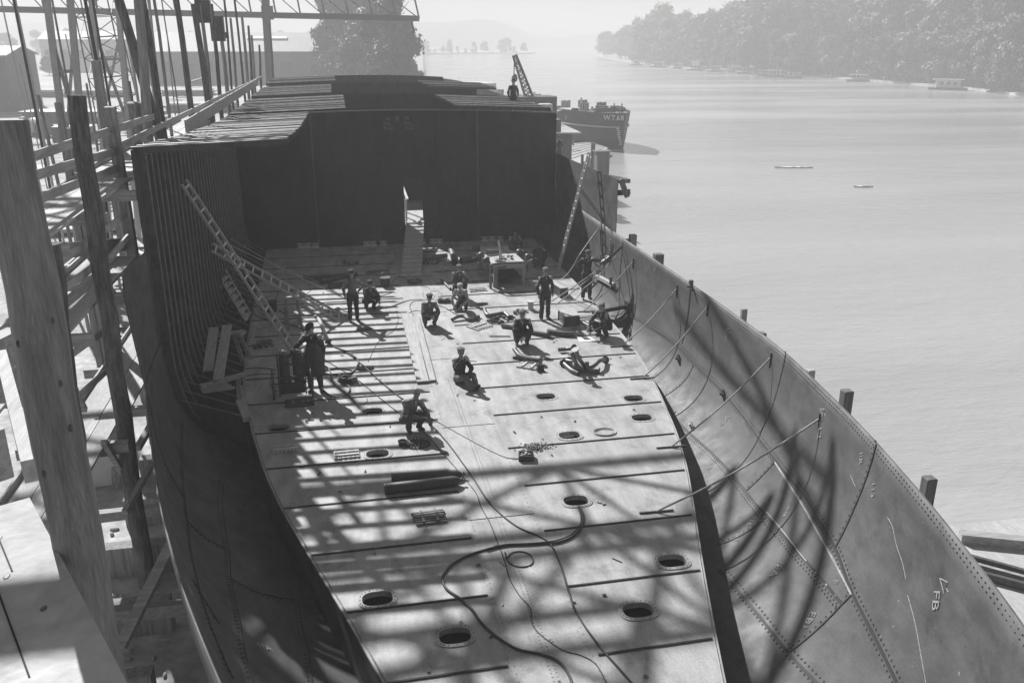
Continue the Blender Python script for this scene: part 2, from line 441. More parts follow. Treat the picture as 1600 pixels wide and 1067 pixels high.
for a,b in zip(pts,pts[1:]): mb.bar((a,YB-.03,top39(a)-.02),(b,YB-.03,top39(b)-.02),.05,.05)
mb.build('top_angle',M_frame,ship)
mb=MB(); mb.bar((.0,YB-.03,3.95),(5.0,YB-.03,3.95),.02,.03); mb.build('stringer',M_wall,ship)
for px,py in ((468,370),(575,366),(680,363),(783,358),(845,352)):
    p=GY(px,py,YB-.03); mb=MB(); mb.torus(p,.3,.02,24,5,1.,.62,Matrix.Rotation(R(90),3,'X'))
    for d in(-.14,.14): mb.torus(p+V((d,0,0)),.07,.018,10,4,1,1,Matrix.Rotation(R(90),3,'X'))
    mb.build('doubling_ring',M_frame,ship)
for s,px,py,h in (('76',605,186,.36),('FAL',605,193,.34),('II.SZ',607,200,.34),('76',636,185,.36),('FAL',638,193,.34),('II.SZ',640,200,.34),('II',621,185,.5),('K B',775,340,.3),('II',626,356,.3)):
    txt(s,GY(px,py,YB-.02),(1,0,0),(0,0,1),h*.62,M_frame if s in('K B',) else M_bulb,ship,'chalk_lettering')
bulkhead(50.,.06); bulkhead(62.,.1)
bulkhead(74.9,.1)
# --- side frames, brackets and deck beams on the left
y=20.35; nfr=0
fy=[]
while y<38.7: fy.append(y); y+=.62
for y in fy:
    mb=MB(); zs=[lerp(.05,z3(y)-.13,i/25) for i in range(26)]
    vs=[]
    for z in zs:
        xo=CX-hb(y,z)+.015; xi=xo+.19
        vs+=[(xo,y,z),(xi,y,z)]
    n=len(zs); fs=[(2*i,2*i+1,2*i+3,2*i+2) for i in range(n-1)]
    mb.add(vs,fs); o=mb.build('side_frame',M_frame,ship); s=o.modifiers.new('t','SOLIDIFY'); s.thickness=.02; s.offset=0
    # bulb edge
    b2=MB(); b2.tube([(CX-hb(y,z)+.2,y,z) for z in zs],.02,5); b2.build('frame_bulb',M_bulb,o)
    mb=MB(); xe=CX-bt(y)+.02; xo=CX-hb(y,.6)+.03
    mb.add([(xo,y,.62),(xe,y,.02),(xe,y,-.75),(CX-hb(y,-.3),y,-.3),(CX-hb(y,.1),y,.1)],[(0,1,2,3,4)]); o=mb.build('bilge_bracket',M_dark,ship); s=o.modifiers.new('t','SOLIDIFY'); s.thickness=.012
    mb=MB(); mb.tube([(xo,y,.63),(xe,y,.03)],.02,5); mb.build('bracket_flange',M_bulb,o)
def beams(ylist,side,L,zt,mat_=M_beam,wt=.09,ht=.13):
    for y in ylist:
        mb=MB(); xo=CX+side*(7.12); xi=CX+side*(7.12-L)
        z=zt(y)+.05+random.uniform(-.012,.02); cam=.12*L/3.2
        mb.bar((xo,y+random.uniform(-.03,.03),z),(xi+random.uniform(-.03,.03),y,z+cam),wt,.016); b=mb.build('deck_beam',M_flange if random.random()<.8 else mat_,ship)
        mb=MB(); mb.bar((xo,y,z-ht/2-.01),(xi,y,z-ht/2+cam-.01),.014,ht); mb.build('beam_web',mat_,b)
beams(fy,-1,3.3,z3)
beams([39.8+.62*i for i in range(16)],-1,4.9,lambda y:5.72)
beams([40.4+.62*i for i in range(15)],1,4.4,lambda y:5.72)
beams([50.8+.75*i for i in range(14)],-1,4.3,lambda y:5.78)
beams([54.5+.8*i for i in range(9)],1,4.2,lambda y:5.95)
beams([63+.9*i for i in range(10)],-1,4.6,lambda y:5.9)
# rope ties on the beams
for a,b in (((295,243),(340,232)),((350,216),(365,205)),((425,165),(436,156))):
    pass
# --- seams with rivets on the curved shell
def on_shell(P_,side,off=.02,k=4):
    Q=[SH(x,y,side) for x,y in P_]; Q=[q for q in Q if q]
    Q=cr(Q,k); out=[]
    for q in Q:
        h=hb(q.y,q.z); q=V((CX+side*h,q.y,q.z)); out.append((q+snorm(q,side)*off,snorm(q,side)))
    return out
def seam(P_,side,w=.03,rows=(-.05,-.1),sp=.115,light=False,strip=.05,rr=.025):
    S=on_shell(P_,side,.014)
    if len(S)<2: return
    mb=MB(); vs=[];fs=[]
    for i,(p,n) in enumerate(S):
        t=(S[min(i+1,len(S)-1)][0]-S[max(i-1,0)][0]).normalized(); c=t.cross(n).normalized()
        vs+=[p-c*strip/2,p+c*strip/2,p+c*strip/2+n*.012,p-c*strip/2+n*.012]
    for i in range(len(S)-1):
        for k in range(4): fs.append((4*i+k,4*i+(k+1)%4,4*i+4+(k+1)%4,4*i+4+k))
    mb.add(vs,fs); par=mb.build('lap_seam',M_lap if light else M_seam,ship)
    r=MB(); acc=0
    for rw_i,off in enumerate(rows):
        acc=sp*.5*rw_i; last=None; 
        for i in range(len(S)-1):
            a,n=S[i]; b,_=S[i+1]; d=(b-a).length; t=(b-a).normalized(); c=t.cross(n).normalized()
            while acc<d:
                p=a+t*acc+c*off
                p=V((CX+side*hb(p.y,p.z),p.y,p.z))+n*.008
                a1=c.cross(n) ; k0=len(r.v)
                vs=[p+(c*math.cos(q*math.pi/3)+t*math.sin(q*math.pi/3))*rr-n*.004 for q in range(6)]+[p+(c*math.cos(q*math.pi/3)+t*math.sin(q*math.pi/3))*rr*.7+n*.012 for q in range(6)]
                r.add(vs,[(q,(q+1)%6,6+(q+1)%6,6+q) for q in range(6)]+[tuple(range(6,12))])
                acc+=sp
            acc-=d
    if r.v: r.build('rivet_row',M_hole,par)
    return par
S1=[(1000,500),(1056,537),(1097,579),(1172,665),(1214,721),(1259,777),(1304,852),(1334,929),(1403,1067),(1440,1150)]
seam([(945,440),(985,490)]+S1,1,rows=(-.07,.07))
seam([(1040,631),(1057,655),(1094,691),(1165,766),(1199,807),(1260,876),(1317,944)],1,rows=(.07,.13))
seam([(1124,890),(1160,931),(1232,1019),(1300,1090)],1,rows=(-.07,.0+.07))
seam([(1212,722),(1262,800),(1300,868),(1332,929)],1,rows=(),light=True,strip=.035)  # this and the next strip: sun-caught lap edge painted as paler steel
seam([(1199,800),(1240,850),(1275,893),(1315,940)],1,rows=(),light=True,strip=.02)
for B in ([(1229,552),(1217,605),(1199,657),(1187,678)],[(1371,693),(1360,732),(1337,792),(1307,854)],[(1212,721),(1195,740),(1165,768)],[(1199,807),(1176,826),(1146,843),(1120,852)],[(1332,929),(1315,946),(1277,984),(1231,1021)],[(1084,571),(1071,594),(1034,622)],[(1080,448),(1076,490),(1066,537)],[(974,380),(970,420),(968,460)]):
    seam(B,1,rows=(.07,),strip=.03)
seam([(892,275),(925,318),(958,362)],1,rows=(.07,-.05),strip=.03)
# left inner shell
seam([(232,625),(245,690),(262,735),(288,780)],-1,rows=(.07,),strip=.03)
seam([(283,660),(284,720),(288,790),(295,850),(305,900),(318,950),(340,1010),(362,1060)],-1,rows=(-.04,.04),strip=.015)
seam([(353,740),(355,850),(360,900),(372,960),(382,1020),(395,1067)],-1,rows=(.05,.1),strip=.015)
seam([(293,815),(320,840),(352,857)],-1,rows=(.06,.12),strip=.03)
seam([(359,903),(400,925),(463,938)],-1,rows=(.06,.12),strip=.03)
seam([(465,935),(475,1000),(487,1067)],-1,rows=(-.04,.04),strip=.015)
seam([(299,905),(320,940),(341,975)],-1,rows=(.06,),strip=.03)
# gunwale rivets both sides
for side in(1,-1):
    r=MB(); y=6.
    while y<(29 if side>0 else 16.8):
        for k,dz in enumerate((.07,.15)):
            yy=y+.04*k; z=zg(yy)-dz; p=V((CX+side*hb(yy,z),yy,z)); n=snorm(p,side); p=p+n*.012; t=V((0,1,0)); c=t.cross(n).normalized()
            vs=[p+(c*math.cos(q*math.pi/3)+t*math.sin(q*math.pi/3))*.017-n*.004 for q in range(6)]+[p+(c*math.cos(q*math.pi/3)+t*math.sin(q*math.pi/3))*.012+n*.010 for q in range(6)]
            r.add(vs,[(q,(q+1)%6,6+(q+1)%6,6+q) for q in range(6)]+[tuple(range(6,12))])
        y+=.11
    r.build('gunwale_rivet_row',M_hole,ship)
    mb=MB(); pts=[(CX+side*(hb(y*.5,zg(y*.5))+.0),y*.5,zg(y*.5)+.004) for y in range(8,60 if side>0 else 35)]
    mb.tube(pts,.009,5); mb.build('gunwale_edge',M_shell,ship)
# chalk marks on the shell
def chalk(s,px,py,side=1,h=.22,flip=False):
    p=SH(px,py,side)
    if not p: return
    n=snorm(p,side); t=V((0,-1,0)); t=(t-n*t.dot(n)).normalized(); dn=V((0,0,-1)); dn=(dn-n*dn.dot(n)).normalized()
    xd=(t*.55+dn*.85).normalized() if side>0 else (t*-.2+dn).normalized()
    yd=n.cross(xd)
    o=txt(s,p+n*.014,xd,yd,h*.88,M_chalk,ship,'chalk_lettering',.001)
    M_=LASTM.copy(); I_=M_.inverted()
    for v in o.data.vertices:
        q=M_@v.co; k=v.co.z; q=V((CX+side*hb(q.y,q.z),q.y,q.z)); v.co=I_@(q+snorm(q,side)*(.024+k)) if False else I_@(q+n*(.024+k))
def chalkmark(px,py,side=1,s=.16):
    p=SH(px,py,side); n=snorm(p,side); a=V((0,1,0)); a=(a-n*a.dot(n)).normalized(); b=n.cross(a)
    mb=MB(); q=[p+n*.012+a*s*1.3,p+n*.012-b*s*.5-a*.1*s,p+n*.012+b*s*.5-a*.1*s]
    for i in range(3): mb.tube([q[i],q[(i+1)%3]],.009,4)
    mb.tube([p+n*.012-a*s*.1,p+n*.012-a*s*.7],.009,4); mb.build('chalk_arrow',M_chalk,ship)
chalk('F-12',1283,667,h=.3); chalkmark(1288,645)
chalk('FB',1465,938,h=.3); chalkmark(1479,917)
chalk('EA',1212,893,h=.28); chalk('H.B',1208,898,h=.0001) if False else None
chalkmark(1222,885); chalk('EB',1267,966,h=.24); chalk('G',1128,664,h=.2); chalkmark(1138,655); chalk('IIR',1347,716,h=.22); chalk('116',1175,815,h=.2); chalk('KI',1136,528,h=.2); chalkmark(1140,518)
chalk('A',1108,732,h=.2); chalk('R2',1060,588,h=.15); chalk('G',1027,548,h=.15); chalk('113',1366,765,h=.2); chalk('IR',1082,452,h=.18); chalk('II',1024,420,h=.25); chalk('R',1150,838,h=.2)
chalk('E',1150,845,h=.15); chalk('113',1262,975,h=.15); chalk('G18',1230,800,h=.15); chalk('F',1307,910,h=.18)
p=GX(240,430,-4.27); txt('104',p+V((.04,0,0)),(0,.15,-1),(0,1,0),.42,M_frame,ship,'chalk_lettering')
for pp in ([(1388,808),(1396,822),(1402,850),(1412,880),(1417,905)],[(1420,930),(1432,975),(1442,1030),(1450,1075)],[(1120,560),(1124,575)],[(1330,742),(1338,760)]):
    S=on_shell(pp,1,.014); mb=MB(); mb.tube([s[0] for s in S],.007,4); mb.build('chalk_line',M_chalk,ship)
mb=MB()
rs=random.Random(3)
for i in range(150):
    p=SH(rs.uniform(1060,1560),rs.uniform(560,1060),1)
    if not p or p.z>zg(p.y)-.1 or p.z<-1: continue
    n=snorm(p,1); a=n.orthogonal().normalized(); b=n.cross(a); r=rs.uniform(.006,.022); f=rs.uniform(.3,1)
    mb.add([p+n*.013+(a*math.cos(k*1.047)*r+b*math.sin(k*1.047)*r*f) for k in range(6)],[(0,1,2,3,4,5)])
mb.build('chalk_spots',M_chalk,ship)
chalk('113',390,888,-1,.2); chalk('41A',412,1012,-1,.22); chalk('P',322,770,-1,.2)
# ================================================================== PEOPLE
CLOUD=bpy.data.textures.new('folds','CLOUDS'); CLOUD.noise_scale=.11
def limb(mb,pts,rs,n=10):
    P=[V(p) for p in pts]
    for p,r in zip(P,rs): mb.ell(p,r,n,7)
    for a,b,ra,rb in zip(P,P[1:],rs,rs[1:]):
        mb.tube([a,b],[ra,rb],n)
def remesh(o,vox,sm=2,fold=0):
    m=o.modifiers.new('r','REMESH'); m.mode='VOXEL'; m.voxel_size=vox; m.use_smooth_shade=True
    s=o.modifiers.new('s','SMOOTH'); s.factor=.6; s.iterations=sm
    if fold:
        d=o.modifiers.new('d','DISPLACE'); d.texture=CLOUD; d.strength=fold; d.mid_level=.5
def H(a,b,t): return V(a).lerp(V(b),t)
def sym(d):
    out=dict(d)
    for k,v in d.items():
        if k[0]=='L' and ('R'+k[1:]) not in d: out['R'+k[1:]]=(-v[0],v[1],v[2])
    return out
# joints in metres, the person facing -y; L* is at +x
STAND=sym(dict(pel=(0,0,.93),chest=(0,.01,1.30),neck=(0,0,1.47),head=(0,-.03,1.62),Ls=(.185,0,1.40),Le=(.27,.03,1.13),Lw=(.25,-.04,.89),Lh=(.095,0,.90),Lk=(.11,-.02,.49),La=(.12,.02,.08),Lt=(.15,-.15,.035)))
HIPS=sym(dict(STAND,Le=(.40,.09,1.17),Lw=(.20,-.03,1.0)))
SQUAT=sym(dict(pel=(0,.12,.27),chest=(0,-.04,.62),neck=(0,-.10,.78),head=(0,-.15,.92),Ls=(.19,-.06,.72),Le=(.25,-.26,.49),Lw=(.08,-.43,.45),Lh=(.10,.10,.27),Lk=(.21,-.30,.49),La=(.14,-.04,.09),Lt=(.17,-.22,.04)))
def pose(base,**k): d=dict(base); d.update(k); return d
KNEEL=pose(SQUAT,pel=(0,.16,.34),chest=(0,-.10,.66),neck=(0,-.2,.79),head=(0,-.28,.91),Lk=(.18,-.30,.48),La=(.16,-.08,.09),Lt=(.18,-.26,.04),Rk=(-.20,-.20,.09),Ra=(-.15,.26,.08),Rt=(-.15,.38,.05),Lw=(.06,-.52,.27),Rw=(-.12,-.55,.22),Le=(.26,-.30,.45),Re=(-.30,-.30,.45),Ls=(.18,-.15,.74),Rs=(-.18,-.15,.74))
SIT=pose(SQUAT,pel=(0,.2,.12),chest=(0,.18,.52),neck=(0,.14,.69),head=(0,.10,.84),Ls=(.18,.16,.63),Rs=(-.18,.16,.63),Le=(.27,.06,.38),Lw=(.12,-.10,.26),Re=(-.24,-.06,.48),Rw=(-.05,-.10,.74),Lh=(.09,.16,.12),Rh=(-.09,.16,.12),Lk=(.17,-.22,.30),Rk=(-.06,-.22,.28),La=(.10,-.56,.08),Ra=(.02,-.58,.08),Lt=(.12,-.66,.17),Rt=(.00,-.68,.17))
HALF=pose(SQUAT,pel=(0,.10,.45),chest=(0,-.05,.82),neck=(0,-.12,.97),head=(0,-.16,1.11),Ls=(.19,-.08,.91),Rs=(-.19,-.08,.91),Le=(.27,-.18,.65),Re=(-.26,-.18,.65),Lw=(.08,-.32,.57),Rw=(-.05,-.34,.58),Lk=(.19,-.26,.50),Rk=(-.19,-.22,.46),Lh=(.1,.1,.45),Rh=(-.1,.1,.45),La=(.17,.0,.09),Ra=(-.17,.05,.09),Rt=(-.19,-.12,.04),Lt=(.19,-.17,.04))
OLD=pose(SQUAT,pel=(-.10,.12,.30),chest=(-.02,-.02,.66),neck=(.03,-.08,.83),head=(.06,-.13,.97),Ls=(.17,-.12,.74),Rs=(-.2,.02,.76),Le=(.22,-.28,.48),Lw=(.20,-.46,.22),Re=(-.26,-.22,.50),Rw=(.02,-.38,.46),Rh=(-.18,.1,.3),Lh=(0,.12,.3),Rk=(-.26,-.26,.50),Lk=(.12,-.30,.46))
BENT=pose(STAND,pel=(0,.12,.86),chest=(0,-.30,1.02),neck=(0,-.46,1.0),head=(0,-.60,.93),Ls=(.18,-.38,1.0),Rs=(-.18,-.38,1.0),Le=(.2,-.42,.72),Re=(-.2,-.42,.72),Lw=(.12,-.50,.5),Rw=(-.12,-.50,.5),Lh=(.1,.12,.86),Rh=(-.1,.12,.86),Lk=(.2,.02,.48),Rk=(-.14,.05,.48),La=(.26,.12,.08),Ra=(-.16,.10,.08))
LOOKS=dict()
def hand(mb,w,el,curl=.6,grip=None):
    w=V(w); d=(w-V(el)).normalized(); side=d.cross(V((0,0,1)))
    if side.length<.1: side=V((1,0,0))
    side.normalize(); nrm=side.cross(d).normalized()
    Q=Matrix((side,d,nrm)).transposed()
    c=w+d*.05; mb.ell(c,(.042,.055,.02),10,6,Q)
    for i,(o,L) in enumerate(((-.030,.062),(-.010,.073),(.010,.069),(.029,.054))):
        a=w+d*.085+side*o; b=a+(d*math.cos(curl)-nrm*math.sin(curl))*L*.5; e=b+(d*math.cos(curl*2.1)-nrm*math.sin(curl*2.1))*L*.5
        limb(mb,[a,b,e],[.0105,.0098,.0088],6)
    s=-1
    a=w+d*.03+side*.035*s; b=a+(d*.7+side*s*.7-nrm*.2).normalized()*.035; e=b+(d*.9+side*s*.15-nrm*.5).normalized()*.03
    limb(mb,[a,b,e],[.0135,.011,.0095],6)
def person(label,loc,P,rz=0,top=1,legs=0,hat='cap',hatm=1,sc_=1.,look=(0,0),sleeve=True,apron=False,vest=None,group=None,hand_curl=.7,tilt=.12):
    t=at0('person',label,'person',loc,rz,group); t.scale=(sc_,)*3
    g=lambda k: V(P[k])
    hd=g('head'); nk=g('neck')
    yaw,pit=look
    HQ=(Matrix.Rotation(yaw,3,'Z')@Matrix.Rotation(tilt+pit,3,'X'))
    def h(x,y,z): return hd+HQ@V((x,y,z))
    b=MB()
    # torso, limbs
    limb(b,[g('pel'),H(g('pel'),g('chest'),.5),g('chest'),nk],[.125,.115,.135,.055])
    for s in'LR':
        sh=g(s+'s'); el=g(s+'e'); wr=g(s+'w')
        limb(b,[g('chest'),sh],[.10,.062]); limb(b,[sh,H(sh,el,.4),el,H(el,wr,.3),wr],[.058,.05,.041,.040,.027])
        hi,k,a,to=g(s+'h'),g(s+'k'),g(s+'a'),g(s+'t')
        limb(b,[hi,H(hi,k,.35),k,H(k,a,.3),a],[.09,.08,.055,.056,.038]); limb(b,[a,to],[.038,.032])
        hand(b,wr,el,hand_curl)
    limb(b,[nk-V((0,0,.03)),h(0,.01,-.06)],[.058,.056])
    # head: skull, jaw, brow, nose, lips, ears, chin
    b.ell(h(0,.012,.03),(.076,.096,.096),14,10,HQ); b.ell(h(0,-.012,-.045),(.058,.07,.062),12,8,HQ)
    b.ell(h(0,-.058,-.088),(.028,.024,.022),8,6,HQ)
    b.ell(h(0,-.078,.022),(.052,.014,.012),8,6,HQ)
    b.tube([h(0,-.088,.012),h(0,-.112,-.028),h(0,-.09,-.036)],[.009,.015,.012],6)
    b.ell(h(0,-.086,-.058),(.024,.01,.008),8,6,HQ)
    for s in(-1,1): b.ell(h(s*.079,.012,-.01),(.012,.02,.032),8,6,HQ); b.ell(h(s*.042,-.066,-.022),(.022,.018,.018),8,6,HQ)
    body=b.build('body',M_skin,t,True); remesh(body,.0105,2)
    # eyes: dark sockets with brows
    e=MB()
    for s in(-1,1): e.ell(h(s*.031,-.086,.004),(.013,.008,.007),8,6,HQ); e.bar(h(s*.016,-.094,.022),h(s*.05,-.084,.022),.008,.008)
    e.build('eyes',M_hair,body)
    # hair
    if hat!='bald':
        e=MB(); e.ell(h(0,.03,.045),(.083,.09,.088),14,9,HQ); e.ell(h(0,.07,-.01),(.07,.045,.06),10,7,HQ)
    else:
        e=MB(); e.ell(h(0,.075,-.01),(.07,.04,.045),10,7,HQ)
        for s in(-1,1): e.ell(h(s*.074,.035,.0),(.012,.035,.028),8,6,HQ)
    e.build('hair',M_hair,t,True)
    cm=M_cloth
    if hat=='cap':
        e=MB(); e.ell(h(0,.015,.092),(.108,.122,.042),18,8,HQ@Matrix.Rotation(.12,3,'X')); e.ell(h(0,.018,.062),(.09,.105,.035),16,7,HQ)
        e.ell(h(0,-.105,.066),(.07,.05,.008),14,6,HQ@Matrix.Rotation(.25,3,'X')); e.ell(h(0,.01,.13),(.014,.014,.008),6,4,HQ)
        o=e.build('cap',cm[hatm],t,True); remesh(o,.008,1)
    elif hat=='brim':
        e=MB(); e.ell(h(0,.01,.12),(.085,.1,.065),16,8,HQ); e.ell(h(0,0,.072),(.17,.185,.012),20,6,HQ); o=e.build('hat',cm[hatm],t,True)
    # jacket
    j=MB(); limb(j,[H(g('pel'),g('chest'),.12),H(g('pel'),g('chest'),.5),g('chest'),H(g('chest'),nk,.6)],[.148,.14,.155,.085],14)
    ends=.93 if sleeve else .12
    for s in'LR':
        sh=g(s+'s'); el=g(s+'e'); wr=g(s+'w')
        sh=H(sh,g('chest'),.12)-(nk-g('chest')).normalized()*.012; limb(j,[H(g('chest'),nk,.35),sh],[.10,.07]); limb(j,[sh,H(sh,el,.45),el],[.07,.064,.056])
        limb(j,[el,H(el,wr,.5),H(el,wr,ends)],[.058,.052,.044])
    # collar
    j.torus(nk+V((0,-.0,-.015)),.068,.02,14,6)
    o=j.build('jacket' if vest is None else 'shirt',cm[top],t,True); remesh(o,.013,2,.05)
    # shirt front / lapels
    e=MB(); c0=g('chest'); fwd=V((0,-1,0)); 
    ax=(nk-g('pel')).normalized(); f0=(fwd-ax*fwd.dot(ax)).normalized(); sd=ax.cross(f0)
    a=nk+f0*.078-ax*.01
    e.add([a+sd*.036,a-sd*.036,c0+f0*.158+ax*.06],[(0,1,2)]); o=e.build('shirt_front',M_skin if vest is None and top!=1 else cm[3] if vest is None else cm[1],t); s_=o.modifiers.new('t','SOLIDIFY'); s_.thickness=.012
    e=MB()
    for k in(.15,.38,.6,.8): e.ell(H(g('pel'),g('chest'),k)+f0*(.155)+sd*.012,.009,6,4)
    e.build('button_row',M_hair,t)
    if vest is not None:
        e=MB(); limb(e,[H(g('pel'),g('chest'),.1),H(g('pel'),g('chest'),.5),H(g('pel'),g('chest'),.93)],[.155,.148,.163],14)
        o=e.build('waistcoat',cm[vest],t,True); remesh(o,.014,2,.02)
    # trousers
    e=MB(); limb(e,[g('pel'),H(g('pel'),g('chest'),.25)],[.145,.142],14)
    for s in'LR':
        hi,k,a=g(s+'h'),g(s+'k'),g(s+'a')
        limb(e,[g('pel'),hi,H(hi,k,.35),k],[.12,.115,.102,.078]); limb(e,[k,H(k,a,.35),H(k,a,.93)],[.078,.08,.07])
    o=e.build('trousers',cm[legs],t,True); remesh(o,.014,2,.05)
    e=MB(); wq=H(g('pel'),g('chest'),.2); e.torus(wq,.148,.014,20,5,1,1,Matrix.Rotation(0,3,'X')); e.build('belt',M_leath,t)
    for s in'LR':
        a,to=g(s+'a'),g(s+'t'); e=MB(); f=(to-a); f=V((f.x,f.y,0)).normalized() if V((f.x,f.y,0)).length>.02 else V((0,-1,0))
        if to.z>.1:   # toes up (sitting)
            e.ell(a,(.052,.052,.06),10,7); e.tube([a+V((0,-.02,-.02)),to],[.05,.038],10); e.ell(to,(.042,.04,.045),10,7)
        else:
            limb(e,[a+V((0,0,.0)),a-f*.03+V((0,0,-.03)),a+f*.09+V((0,0,-.035)),a+f*.17+V((0,0,-.042))],[.05,.046,.044,.036])
        o=e.build('shoe',M_leath,t,True); remesh(o,.009,1)
    if apron:
        e=MB(); vs=[];fs=[]; top_=H(g('pel'),g('chest'),.8)
        for i in range(9):
            z=lerp(1.28,.42,i/8); w=lerp(.12,.27,min(1,i/3)); 
            for k in range(7):
                u=(k/6-.5)*2; vs.append((u*w, -.175+.10*u*u+ (.01*math.sin(k*2+i)), z))
        for i in range(8):
            for k in range(6): fs.append((i*7+k,i*7+k+1,(i+1)*7+k+1,(i+1)*7+k))
        e.add(vs,fs); o=e.build('apron',cm[1],t,True); s_=o.modifiers.new('t','SOLIDIFY'); s_.thickness=.008
    return t
def D(px,py,z=0): p=G(px,py,z); return (p.x,p.y,z)
person('man in work clothes standing with both hands on his hips beside a crouching man',D(553,501),HIPS,rz=R(10),top=2,legs=0,hat='cap',hatm=0,sc_=1.0,look=(-.1,-.05))
person('man crouching behind a dark box, right of the man with hands on hips',D(577,482),pose(SQUAT,Lw=(.18,-.42,.35)),rz=R(25),top=1,hatm=0,look=(-.3,0))
person('man squatting at the middle of the deck with forearms on his knees, facing the camera',D(671,508),pose(SQUAT,Lw=(.06,-.42,.44),Rw=(-.02,-.42,.42)),rz=R(5),top=2,legs=1,hatm=1,sc_=1.05)
person('smiling man in a light cap half crouched behind the kneeling pipe worker',D(717,464),HALF,rz=R(5),top=1,legs=0,hatm=2,look=(.15,0),sc_=1.0)
person('kneeling man in pale sleeves and waistcoat bending over a curved pipe',D(722,484),KNEEL,rz=R(-20),top=3,legs=0,vest=1,hatm=3,sc_=.98)
person('man sitting on the deck with legs stretched out and a hand at his mouth',D(724,600),SIT,rz=R(18),top=0,legs=2,hatm=2,look=(-.1,-.15),sc_=1.05)
person('bald old man squatting and reaching to a manhole cover set with studs',D(645,672),OLD,rz=R(30),top=4,legs=1,hat='bald',look=(-.2,-.1),sc_=1.02)
person('tall man in a long apron standing with one hand on the gas bottle trolley',D(494,610),pose(STAND,Rs=(-.19,-.02,1.41),Re=(-.36,-.16,1.2),Rw=(-.52,-.28,1.0),head=(-.02,-.07,1.61),Le=(.24,.03,1.1),Lw=(.24,-.02,.86)),rz=R(-8),top=0,legs=1,hatm=0,sc_=1.08,look=(-.35,.2),apron=True)
person('man in dark clothes squatting with his hands together over a long flanged pipe',D(815,537),pose(SQUAT,Lw=(.02,-.45,.38),Rw=(-.1,-.42,.3)),rz=R(-5),top=0,legs=0,hatm=2,sc_=1.08,look=(-.2,.1))
person('man in dark overalls standing upright left of the large wooden box',D(851,499),pose(STAND,head=(0,-.03,1.62)),rz=R(12),top=0,legs=0,hatm=2,sc_=1.02,look=(-.5,0))
person('man at the foot of the curved shell working a chain hoist with raised arms',D(916,467),pose(STAND,Rs=(-.18,-.02,1.42),Re=(-.38,-.12,1.28),Rw=(-.30,-.25,1.48),Ls=(.18,-.02,1.43),Le=(.38,-.08,1.38),Lw=(.55,-.18,1.52)),rz=R(0),top=0,legs=0,hatm=1,sc_=1.03,look=(-.35,.1))
person('man in dark clothes on his heels over a paper sheet near the right shell',D(944,524),pose(KNEEL,chest=(0,-.06,.64),neck=(0,-.12,.79),head=(-.01,-.17,.93),Lk=(.14,-.34,.48),Rk=(-.16,-.34,.42),Ra=(-.15,-.04,.09),Rt=(-.16,-.2,.04)),rz=R(-55),top=0,legs=0,hat='cap',hatm=2,sc_=1.05,look=(-.2,.15))
person('man in shadow squatting behind the workbench at the foot of the bulkhead',D(803,397),SQUAT,rz=R(10),top=1,legs=0,hatm=0,sc_=1.05)
person('man crouching in shadow right of the workbench with his back turned',D(841,418),pose(SQUAT,chest=(0,-.12,.62),head=(0,-.3,.82),neck=(0,-.2,.74)),rz=R(150),top=0,legs=0,hatm=0,sc_=1.05)
person('man in a broad brimmed hat standing beyond the bulkhead against the river',(9.15,45.6,5.1),STAND,rz=R(5),top=0,legs=0,hat='brim',hatm=0,sc_=1.0)
# ================================================================== THINGS ON THE DECK
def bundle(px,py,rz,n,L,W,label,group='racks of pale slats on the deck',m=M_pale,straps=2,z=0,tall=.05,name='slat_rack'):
    c=G(px,py,z); t=at0(name,label,'rack',(c.x,c.y,z),rz,group)
    for i in range(n):
        x=(i/(n-1)-.5)*W if n>1 else 0; mb=MB(); mb.box((x+random.uniform(-.008,.008),random.uniform(-.02,.02),tall*.5),(W/n*.62,L*random.uniform(.95,1.04),tall*.8),rz=random.uniform(-.03,.03)); mb.build('slat',m,t)
    for k in range(straps):
        y=((k+.5)/straps-.5)*L*.9 if straps>1 else 0; mb=MB(); mb.box((0,y,tall*1.1),(W*1.04,.05,.045)); mb.build('cross_strip',m,t)
    return t
bundle(447,702,R(4)+R(90)*0,7,.34,.52,'rack of thin pale slats lying near the left deck edge, in dappled shade')
bundle(542,711,R(2),6,.36,.50,'rack of pale slats just left of a manhole with riveted rim')
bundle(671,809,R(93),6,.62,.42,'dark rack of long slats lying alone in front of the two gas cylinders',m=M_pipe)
bundle(827,572,R(55),8,.62,.42,'flat rack of thin slats right beside the oval manhole and small bracket')
bundle(749,510,R(35),6,.55,.6,'rack of pale slats spread beside the kneeling pipe worker',straps=1)
bundle(746,453,R(5),6,.4,.6,'rack of pale slats at the edge of the bulkhead shadow',straps=2)
bundle(930,508,R(20),4,.8,.5,'rack of bright round slats behind the man with the paper',straps=1,tall=.07)
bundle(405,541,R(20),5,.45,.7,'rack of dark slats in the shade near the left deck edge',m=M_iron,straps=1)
bundle(590,425,R(8),6,.35,.8,'rack of grey slats in the bulkhead shadow',m=M_pipe,straps=1)
